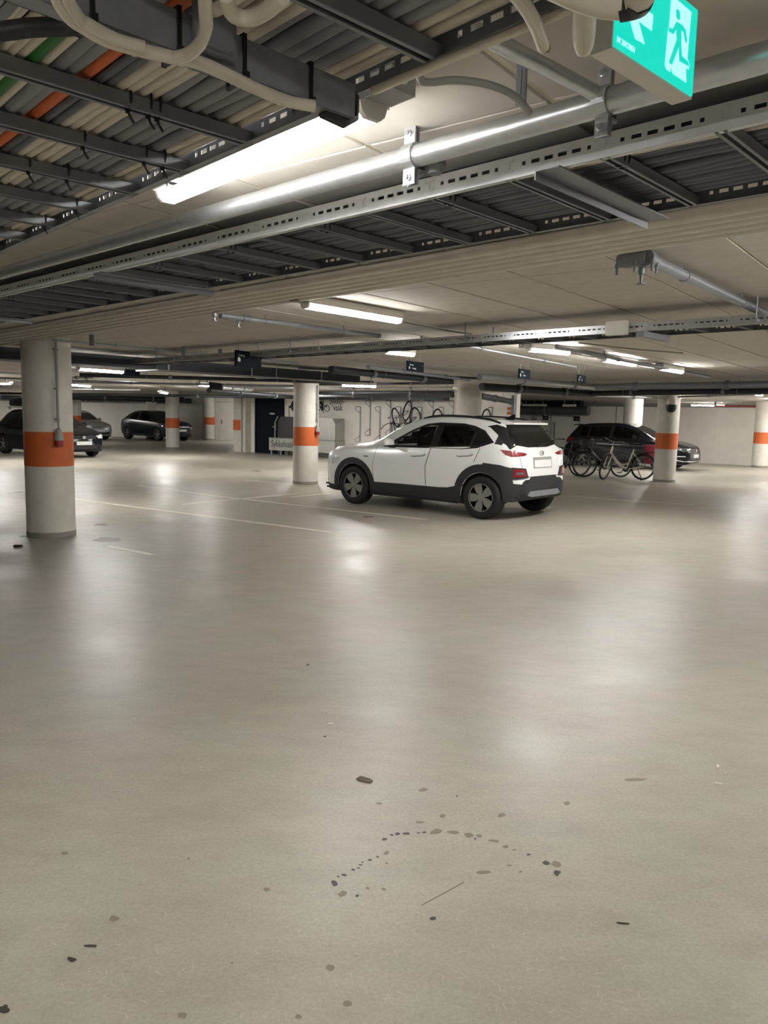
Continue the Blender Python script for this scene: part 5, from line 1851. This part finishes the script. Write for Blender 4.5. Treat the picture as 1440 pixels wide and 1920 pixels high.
for sd, ax in ((1, 'L'), (-1, 'R')):
    # black window surround with the glass set in it
    sur = [(0.66, 1.035), (0.52, 1.02), (-0.9, 1.045), (-1.2, 1.075), (-1.45, 1.165), (-1.22, 1.335), (-1.02, 1.40), (-0.80, 1.435), (-0.35, 1.44), (-0.10, 1.415), (0.15, 1.32), (0.42, 1.175)]
    g1 = [(0.47, 1.05), (-0.29, 1.07), (-0.32, 1.385), (-0.18, 1.40), (0.02, 1.345), (0.24, 1.235)]
    g2 = [(-0.44, 1.075), (-1.04, 1.105), (-1.06, 1.315), (-0.84, 1.405), (-0.44, 1.40)]
    g3 = [(-1.09, 1.105), (-1.20, 1.12), (-1.38, 1.17), (-1.20, 1.31), (-1.09, 1.33)]

    def ring(outer, *holes_):
        return outer
    strips = [
        [(0.66, 1.035), (0.52, 1.018), (-0.9, 1.04), (-1.2, 1.072), (-1.45, 1.165), (-1.38, 1.17), (-1.20, 1.12), (-1.04, 1.105), (-0.29, 1.07), (0.47, 1.05)],
        [(0.66, 1.035), (0.47, 1.05), (0.24, 1.235), (0.02, 1.345), (-0.18, 1.40), (-0.32, 1.385), (-0.44, 1.40), (-0.84, 1.405), (-1.06, 1.315), (-1.20, 1.31), (-1.38, 1.17), (-1.45, 1.165), (-1.22, 1.335), (-1.02, 1.40), (-0.80, 1.435), (-0.35, 1.44), (-0.10, 1.415), (0.15, 1.32), (0.42, 1.175)],
        [(-0.29, 1.07), (-0.44, 1.075), (-0.44, 1.40), (-0.32, 1.385)], [(-1.04, 1.105), (-1.09, 1.105), (-1.09, 1.33), (-1.06, 1.315)]]
    for k, sp_ in enumerate(strips):
        K.patch('window_trim', sp_, ax, M['black'], t, 0.004, 0.07, 0.012)
    K.patch('side_window', g1, ax, M['glass'], t, 0.001, 0.1, 0)
    K.patch('side_window', g2, ax, M['glassd'], t, 0.001, 0.1, 0)
    K.patch('quarter_window', g3, ax, M['glassb'], t, 0.003, 0.1, 0)
    # front and rear doors, slightly proud of the body, with handles
    fd = [(0.80, 1.0), (0.86, 0.70), (0.84, 0.44), (-0.24, 0.44), (-0.235, 0.75), (-0.32, 1.035), (0.52, 1.015)]
    rd = [(-0.335, 1.035), (-0.25, 0.75), (-0.255, 0.44), (-0.60, 0.44), (-0.80, 0.50), (-0.90, 0.66), (-1.02, 0.80), (-1.16, 0.87), (-1.25, 1.07), (-0.9, 1.045)]
    for nm, pl_, hx in (('front_door', fd, -0.08), ('rear_door', rd, -0.98)):
        d = K.patch(nm, pl_, ax, M['white'], t, 0.004, 0.09, 0.01)
        hp = [(hx + .15, 0.915), (hx + .12, 0.935), (hx - .13, 0.955), (hx - .16, 0.94), (hx - .12, 0.92), (hx + .1, 0.90)]
        K.seam([[(hx + .14, .893 + (0.045 if hx < -.5 else 0)), (hx + .08, .883 + (0.045 if hx < -.5 else 0)), (hx - .10, .903 + (0.045 if hx < -.5 else 0)), (hx - .16, .925 + (0.045 if hx < -.5 else 0))]], ax, d, 0.007, 'handle_shade', M['greypl'], 0.004)  # grey strip stands for the shade under the handle
        K.patch('door_handle', [(x, z + (0.045 if hx < -.5 else 0)) for x, z in hp], ax, M['white'], d, 0.032, 0.05, 0.03)
    K.seam([[(0.80, 1.0), (0.86, 0.70), (0.84, 0.44)], [(-0.325, 1.035), (-0.243, 0.75), (-0.248, 0.44)], [(-1.25, 1.07), (-1.16, 0.87)]], ax, t, 0.005)
    # cladding: arches, sill and rear corner
    fa = arc(1.30, .335, .475, 192, -10, 16) + arc(1.30, .335, .378, -8, 190, 16)
    fa = [(x, z) for x, z in fa]
    K.patch('wheel_arch_trim', fa, ax, M['clad'], t, 0.014, 0.05, 0.03, label='black wheel arch cladding')
    ra = [(-1.76, .25), (-1.97, .33), (-2.0, .56), (-1.90, .57), (-1.88, .64), (-1.94, .66), (-1.93, .79), (-1.62, .84), (-1.33, .86)] + arc(-1.30, .335, .50, 92, -12, 12) + arc(-1.30, .335, .378, -8, 187, 16)
    K.patch('rear_corner_cladding', ra, ax, M['clad'], t, 0.014, 0.05, 0.03, label='black rear corner cladding')
    sl = [(0.86, .215), (0.93, .30), (0.86, .42), (0.5, .425), (-0.5, .43), (-0.68, .44), (-0.85, .48), (-0.92, .25), (-0.86, .21)]
    K.patch('sill_cladding', sl, ax, M['clad'], t, 0.016, 0.06, 0.03)
    # lamps
    K.patch('rear_lamp', [(-1.58, 1.065), (-1.85, 1.055), (-2.02, 1.035), (-2.02, .99), (-1.86, .965), (-1.72, .99)], ax, M['tail'], t, 0.006, 0.05, 0.015, label='red upper rear lamp')
    K.patch('fender_badge', [(0.97, .835), (1.07, .835), (1.07, .85), (0.97, .85)], ax, M['black'], t, 0.006, 0.05, 0.01)
    # mirror
    mr = MB()
    for i in range(1):
        prof = [(0.0, .0), (.06, .045), (.075, .10), (.06, .17), (.03, .22), (0.0, .235)]
    mr.v, mr.f = [], []
    sh = [(-.06, -.02), (-.045, .09), (.0, .12), (.055, .09), (.07, .02), (.04, -.03)]
    secs = []
    for kk, (yy, sc) in enumerate(((0.0, .55), (.03, .85), (.10, 1.0), (.18, .95), (.22, .6))):
        secs.append([(0.42 + x * sc, sd * (0.90 + yy), 1.06 + (z - .04) * sc + .04) for x, z in sh])
    vs = [p for s_ in secs for p in s_]
    fs = [(i * 6 + k, i * 6 + (k + 1) % 6, (i + 1) * 6 + (k + 1) % 6, (i + 1) * 6 + k) for i in range(4) for k in range(6)] + [tuple(range(6)), tuple(range(24, 30))]
    mm = MB().add(vs, fs)
    mo = mm.build('side_mirror', M['white'], t, smooth=70)
    MB().box((0.44, sd * 0.87, 1.035), (0.09, 0.12, 0.05)).box((0.40, sd * 1.02, 1.045), (0.10, 0.16, 0.03)).build('mirror_foot', M['black'], mo, smooth=30)
    # roof rail
    rp = [K.hit('T', x, sd * 0.555)[0] + Vector((0, 0, .018 if 0 < k < 8 else .0)) for k, x in enumerate(np.linspace(-1.40, 0.05, 9))]
    MB().tube(rp, 0.018, 8).build('roof_rail', M['black'], t)
    for xw, rt in ((1.30, 0.35), (-1.30, 0.12)):
        car_wheel(t, xw, sd * 0.785, sd, 0.33, 0, rt)
    K.patch('front_lamp', [(1.86, .78), (1.62, .80), (1.68, .70), (1.84, .66)], ax, M['lens'], t, 0.006, 0.05, 0.015)
    K.patch('running_lamp', [(1.92, .93), (1.55, .965), (1.62, .935), (1.92, .905)], ax, M['lens'], t, 0.005, 0.05, 0.012)
# rear face
K.patch('rear_window', [(-.52, 1.43), (.52, 1.43), (.64, 1.20), (.60, 1.13), (.3, 1.095), (-.3, 1.095), (-.60, 1.13), (-.64, 1.20)], 'B', M['glassb'], t, 0.006, 0.08, 0.015)
for sd, ax in ((1, 'L'), (-1, 'R')):
    K.patch('rear_pillar_trim', [(-1.22, 1.40), (-1.28, 1.385), (-1.42, 1.30), (-1.60, 1.175), (-1.76, 1.125), (-1.84, 1.11), (-1.76, 1.18), (-1.63, 1.28), (-1.54, 1.36), (-1.47, 1.40), (-1.36, 1.43)], ax, M['black'], t, 0.005, 0.05, 0.012, label='black floating roof trim')
MB().prism([(-1.30, 1.505), (-1.44, 1.505), (-1.62, 1.465), (-1.615, 1.44), (-1.44, 1.43)], 1.06, rotm((1, 0, 0), (0, 0, 1), (0, -1, 0), (0, .53, 0))).build('roof_spoiler', M['white'], t, smooth=30)
K.patch('rear_bumper_cladding', [(-.76, .56), (-.50, .56), (-.38, .66), (.38, .66), (.50, .56), (.76, .56), (.74, .30), (-.74, .30)], 'B', M['clad'], t, 0.012, 0.08, 0.02)
K.patch('skid_plate', [(-.48, .375), (-.42, .44), (.42, .44), (.48, .375), (.40, .36), (-.40, .36)], 'B', M['galvd'], t, 0.05, 0.08, 0.05, label='silver rear skid plate')
K.seam([[(-.66, 1.0), (-.60, .70), (-.56, .66), (.56, .66), (.60, .70), (.66, 1.0)]], 'B', t, 0.004)
for sd in (1, -1):
    K.patch('rear_lamp', [(sd * .79, 1.045), (sd * .52, 1.02), (sd * .44, 1.0), (sd * .52, .975), (sd * .80, .965)], 'B', M['tail'], t, 0.006, 0.05, 0.015, label='red upper rear lamp')
    lc = K.patch('lower_lamp_housing', [(sd * .80, .81), (sd * .55, .79), (sd * .48, .65), (sd * .80, .63)], 'B', M['clad'], t, 0.02, 0.06, 0.03)
    K.patch('lower_lamp', [(sd * .78, .785), (sd * .60, .77), (sd * .54, .675), (sd * .78, .665)], 'B', M['tail'], lc, 0.026, 0.06, 0.01)
    K.patch('reversing_lamp', [(sd * .75, .745), (sd * .64, .735), (sd * .61, .705), (sd * .75, .70)], 'B', M['lensd'], lc, 0.029, 0.06, 0.006)
K.patch('plate_holder', [(-.285, .95), (.285, .95), (.285, .785), (-.285, .785)], 'B', M['greypl'], t, 0.008, 0.1, 0.012)
K.patch('plate', [(-.26, .905), (.26, .905), (.26, .795), (-.26, .795)], 'B', M['plate'], t, 0.012, 0.1, 0.012)
bp_, bn_ = K.hit('B', 0, 1.005)
ring_ = [bp_ + Vector((-0.012, .062 * math.cos(a), .036 * math.sin(a))) for a in np.linspace(0, 2 * math.pi, 25)[:-1]]
MB().tube(ring_, 0.006, 6, closed=True).tube([bp_ + Vector((-.012, y, z)) for y, z in ((.03, -.022), (.018, .02))], 0.006, 6).tube([bp_ + Vector((-.012, y, z)) for y, z in ((-.03, .022), (-.018, -.02))], 0.006, 6).tube([bp_ + Vector((-.012, y, z)) for y, z in ((.024, -.004), (-.024, .004))], 0.005, 6).build('badge', M['chrome'], t)
wp = [K.hit('B', y, z)[0] + Vector((-.012, 0, 0)) for y, z in ((-.02, 1.105), (-.18, 1.135), (-.36, 1.15))]
MB().tube(wp, 0.009, 6).lathe([(.03, 0), (.03, .02)], 12, Matrix.Translation(wp[0])).build('rear_wiper', M['black'], t)
ah = K.hit('T', -1.22, 0)[0]
MB().prism([(.11, -.005), (-.08, -.005), (-.10, .085), (-.075, .085)], 0.03, rotm((1, 0, 0), (0, 0, 1), (0, -1, 0), (ah.x, .015, ah.z))).build('roof_aerial', M['white'], t, smooth=30)
K.patch('windscreen', [(0.92, -.58), (0.98, -.3), (1.0, 0), (.98, .3), (.92, .58), (.28, .52), (.24, 0), (.28, -.52)], 'T', M['glass'], t, 0.002, 0.1, 0)
for bd in ([(0.92, -.58), (.98, -.3), (1.0, 0), (.98, .3), (.92, .58), (.84, .54), (.89, 0), (.84, -.54)], [(.28, -.52), (.24, 0), (.28, .52), (.40, .48), (.36, 0), (.40, -.48)], [(.92, .58), (.28, .52), (.40, .48), (.84, .54)], [(.92, -.58), (.28, -.52), (.40, -.48), (.84, -.54)]):
    K.patch('windscreen_border', bd, 'T', M['black'], t, 0.004, 0.08, 0.01)
K.patch('front_cladding', [(-.66, .40), (.66, .40), (.62, .26), (-.62, .26)], 'F', M['clad'], t, 0.012, 0.08, 0.02)
K.seam([[(-.66, .90), (-.3, .93), (.3, .93), (.66, .90)]], 'F', t, 0.004)
for sd in (1, -1):
    MB().box((2.0, sd * .70, .31), (.12, .14, .03)).box((1.98, sd * .71, .25), (.12, .12, .03)).build('bumper_fin', M['clad'], t, smooth=0)
interior(t, 1.02, 0.95, 0, .62)


def plain_car(name, label, loc, az, D, paint, style=1, plate=True, holes=True, glass='glassd', roofbars=False, lamps='lens', zp=.41):
    """Hatchback or crossover built from its profile; windows follow the belt and roof lines."""
    t = thing('car', label, 'car', loc, D2R(az))
    bpy.context.view_layer.update()
    c = Car(D)
    xf, L, xw = D['xf'], D['L'], D['xw']
    top = lambda x: float(pchip(*zip(*D['top']), [xf - x])[0])
    belt = lambda x: float(pchip(*zip(*D['belt']), [xf - x])[0])
    wins = []
    for x0, x1 in D['wins']:
        n = 8
        lo = [(x0 + (x1 - x0) * k / n, belt(x0 + (x1 - x0) * k / n) + .03) for k in range(n + 1)]
        hi = [(x0 + (x1 - x0) * k / n, max(belt(x0 + (x1 - x0) * k / n) + .032, top(x0 + (x1 - x0) * k / n) - .115)) for k in range(n + 1)]
        wins.append(lo + hi[::-1])
    c.finish(t, paint, holes=[('S', [(x, z) for x, z in w_]) for w_ in wins] if holes else (), arch=.36)
    xs0, xs1 = D['wins'][0][0] + .05, D['wins'][-1][1] - .04
    n = 16
    gx = [xs0 + (xs1 - xs0) * k / n for k in range(n + 1)]
    for sd, ax in ((1, 'L'), (-1, 'R')):
        for w_ in wins:
            c.patch('side_window', w_, ax, M[glass], t, 0.003, 0.12, 0)
        for (x0, x1), (x2, x3) in zip(D['wins'], D['wins'][1:]):
            c.patch('window_pillar', [(x1, belt(x1) + .02), (x2, belt(x2) + .02), (x2, top(x2) - .10), (x1, top(x1) - .10)], ax, M['black'], t, 0.004, 0.1, 0.01)
        c.seam([[(D['wins'][0][0] - .02, belt(D['wins'][0][0]) - .0), (D['wins'][0][0] - .02, .40)], [(D['wins'][1][0] + .04, belt(D['wins'][1][0])), (D['wins'][1][0] + .06, .38)], [(D['wins'][1][1], belt(D['wins'][1][1])), (D['wins'][1][1] + .12, .72)]], ax, t, 0.004)
        c.seam([[(x, belt(x) + .022) for x in gx], [(x, top(x) - .105) for x in gx[1:-1]]], ax, t, 0.007, 'window_trim', M['black'])
        for hx in (D['wins'][0][1] + .10, D['wins'][1][1] + .18):
            c.patch('door_handle', [(hx + .11, .86), (hx + .09, .885), (hx - .09, .89), (hx - .11, .87), (hx - .08, .86)], ax, paint, t, .03, .05, .03)
        for x_ in (xw, -xw):
            car_wheel(t, x_, sd * (D['W'] / 2 - .115), sd, .325, style, .3)
        mb_ = MB()
        mx = D['wins'][0][0] - .12
        sh = [(-.06, -.02), (-.045, .08), (.0, .11), (.055, .08), (.07, .02), (.04, -.03)]
        secs = [[(mx + x * sc, sd * (D['W'] / 2 + yy), belt(mx) + .06 + z * sc) for x, z in sh] for yy, sc in ((-.02, .5), (.02, .85), (.09, 1.0), (.17, .95), (.20, .6))]
        mb_.add([p for s_ in secs for p in s_], [(i * 6 + k, i * 6 + (k + 1) % 6, (i + 1) * 6 + (k + 1) % 6, (i + 1) * 6 + k) for i in range(4) for k in range(6)] + [tuple(range(6)), tuple(range(24, 30))])
        mb_.build('side_mirror', paint, t, smooth=70)
        if lamps:
            f0 = xf - .10
            c.patch('front_lamp', [(f0, .70), (f0 - .42, .80), (f0 - .40, .72), (f0 - .05, .60)], ax, M[lamps], t, .005, .06, .012)
            r0 = xf - L + .06
            c.patch('rear_lamp', [(r0, .97), (r0 + .36, .95), (r0 + .34, .86), (r0, .82)], ax, M['tail'], t, .005, .06, .012)
            c.patch('rear_lamp', [(sd * D['W'] * .44, .96), (sd * .50, .95), (sd * .52, .83), (sd * D['W'] * .44, .82)], 'B', M['tail'], t, .005, .06, .012)
            c.patch('front_lamp', [(sd * .74, .74), (sd * .46, .70), (sd * .48, .61), (sd * .74, .62)], 'F', M[lamps], t, .005, .06, .012)
        if roofbars:
            rp = [c.hit('T', x, sd * .56)[0] + Vector((0, 0, .03 if 0 < k < 6 else 0)) for k, x in enumerate(np.linspace(D['wins'][-1][1] + .1, D['wins'][0][1] + .2, 7))]
            MB().tube(rp, .018, 8).build('roof_rail', M['black'], t)
    ws0, ws1 = D['wscreen']
    c.patch('windscreen', [(ws0 - .05, -.58), (ws0, -.3), (ws0 + .02, 0), (ws0, .3), (ws0 - .05, .58), (ws1, .50), (ws1 - .03, 0), (ws1, -.50)], 'T', M['glassb'], t, .004, .1, .01)
    rz0, rz1 = D['rear_glass']
    c.patch('rear_window', [(-.52, rz1), (.52, rz1), (.60, rz0), (-.60, rz0)], 'B', M['glassb'], t, .005, .1, .012)
    c.patch('grille', [(-.42, .68), (.42, .68), (.40, .60), (-.40, .60)], 'F', M['black'], t, .006, .08, .012)
    c.patch('lower_grille', [(-.55, .42), (.55, .42), (.50, .28), (-.50, .28)], 'F', M['black'], t, .006, .08, .012)
    if plate:
        c.patch('plate', [(-.26, zp + .11), (.26, zp + .11), (.26, zp), (-.26, zp)], 'F', M['plate'], t, .02, .1, .02)
    bp_, _ = c.hit('F', 0, .64)
    MB().lathe([(.055, 0), (.05, .008)], 20, rotm((0, 1, 0), (0, 0, 1), (1, 0, 0), (bp_.x + .008, 0, .645))).build('badge', M['chrome'], t)
    interior(t, belt(0.6), ws0 - .02, 0, .60)
    return t, c


HATCH = dict(L=4.26, xf=2.19, xw=1.315, W=1.80,
             top=[(0, .64), (.04, .72), (.2, .80), (.6, .90), (1.0, .96), (1.12, 1.0), (1.5, 1.20), (1.85, 1.37), (2.2, 1.455), (2.6, 1.475), (3.2, 1.455), (3.7, 1.40), (3.82, 1.36), (3.95, 1.20), (4.1, 1.02), (4.18, .92), (4.24, .7), (4.26, .6)],
             belt=[(0, .56), (.2, .74), (.6, .82), (1.2, .90), (2, .94), (3, .97), (3.6, .99), (3.95, .97), (4.15, .85), (4.26, .5)],
             bot=[(0, .26), (.15, .19), (.5, .17), (3.5, .18), (4.0, .24), (4.26, .32)],
             w=[(0, .50), (.06, .64), (.2, .76), (.5, .86), (.9, .89), (2, .89), (3.2, .895), (3.8, .87), (4.1, .80), (4.26, .68)],
             rw=[(0, .44), (.4, .62), (1.0, .66), (1.3, .65), (1.9, .58), (2.5, .57), (3.4, .55), (3.8, .52), (4.0, .58), (4.15, .60), (4.26, .52)],
             wins=[(0.62, -.30), (-.40, -1.10), (-1.18, -1.42)], wscreen=(1.06, .42), rear_glass=(1.05, 1.36))
t, c = plain_car('car', 'glossy black hatchback parked along the right wall behind the bicycles', (8.28, 26.2, 0), -38, HATCH, M['blackp'], lamps='lensd')
MB().tube([c.hit('F', y, .30)[0] + Vector((.02, 0, 0)) for y in np.linspace(-.72, .72, 9)], .014, 6).build('bumper_trim', M['chrome'], t)
for sd, ax in ((1, 'L'), (-1, 'R')):
    c.seam([[(2.05, .30), (1.86, .33), (1.80, .44), (1.90, .46), (2.08, .46)]], ax, t, .016, 'running_lamp', M['lens'])
MB().prism([(-1.55, 1.405), (-1.80, 1.39), (-1.86, 1.36), (-1.6, 1.36)], 1.0, rotm((1, 0, 0), (0, 0, 1), (0, -1, 0), (0, .5, 0))).build('roof_spoiler', M['blackp'], t, smooth=30)
SUV = dict(HATCH)
SUV.update(L=4.42, xf=2.24, xw=1.33, W=1.80,
           top=[(0, .72), (.04, .80), (.2, .92), (.6, 1.0), (1.1, 1.05), (1.25, 1.09), (1.6, 1.28), (1.95, 1.45), (2.3, 1.53), (2.7, 1.545), (3.2, 1.51), (3.7, 1.40), (4.0, 1.26), (4.2, 1.12), (4.32, 1.0), (4.4, .8), (4.42, .65)],
           belt=[(0, .62), (.2, .84), (.6, .92), (1.2, .97), (2, 1.01), (3, 1.05), (3.7, 1.08), (4.1, 1.04), (4.3, .9), (4.42, .55)],
           bot=[(0, .30), (.15, .23), (.5, .21), (3.5, .22), (4.0, .28), (4.42, .36)],
           w=[(0, .52), (.06, .66), (.2, .78), (.5, .87), (.9, .895), (2, .89), (3.2, .9), (3.8, .87), (4.2, .80), (4.42, .66)],
           rw=[(0, .44), (.4, .62), (1.0, .66), (1.4, .65), (2.0, .58), (2.6, .57), (3.4, .54), (3.9, .52), (4.2, .56), (4.3, .58), (4.42, .5)],
           wins=[(0.56, -.34), (-.44, -1.12), (-1.2, -1.45)], wscreen=(1.0, .36), rear_glass=(1.12, 1.36))
plain_car('car', 'dark blue grey crossover parked by the far left wall behind the slim column', (-12.2, 41.0, 0), -38, SUV, M['darkp'], lamps='lensd', zp=.50)
nose = at(200, 826)
hdg = Vector((math.cos(D2R(-38)), math.sin(D2R(-38)), 0))
plain_car('car', 'silver hatchback parked behind the dark car left of the near column', (-16.05, 40.1, 0), -38, HATCH, M['silver'], glass='glassd')
t, c = plain_car('car', 'black estate car with a roof box, mostly hidden behind the near column', (-11.2, 25.6, 0), -38, HATCH, M['blackp'], roofbars=True)
bx = thing('roof_box', 'black roof box on the dark car left of the near column', 'roof box', Vector((-11.2, 25.6, 0)) - hdg * 0.95 + Vector((0, 0, 1.56)), D2R(-38))
secs = []
for x, s, h_ in ((-.95, .75, .6), (-.85, .95, .9), (-.3, 1, 1), (.5, 1, .95), (.95, .85, .7), (1.15, .5, .35)):
    secs.append([(x, s * y, .02 + h_ * z) for y, z in ((-.36, .0), (-.40, .10), (-.36, .24), (-.2, .32), (.2, .32), (.36, .24), (.40, .10), (.36, .0))])
MB().add([p for s_ in secs for p in s_], [(i * 8 + k, i * 8 + (k + 1) % 8, (i + 1) * 8 + (k + 1) % 8, (i + 1) * 8 + k) for i in range(5) for k in range(8)] + [tuple(range(8))[::-1], tuple(range(40, 48))]).build('lid', M['black'], bx, smooth=50)
for x in (-.55, .5):
    MB().box((x, 0, -.012), (.06, 1.15, .03)).box((x, .5, -.05), (.05, .05, .08)).box((x, -.5, -.05), (.05, .05, .08)).build('crossbar', M['galvd'], bx, smooth=0)
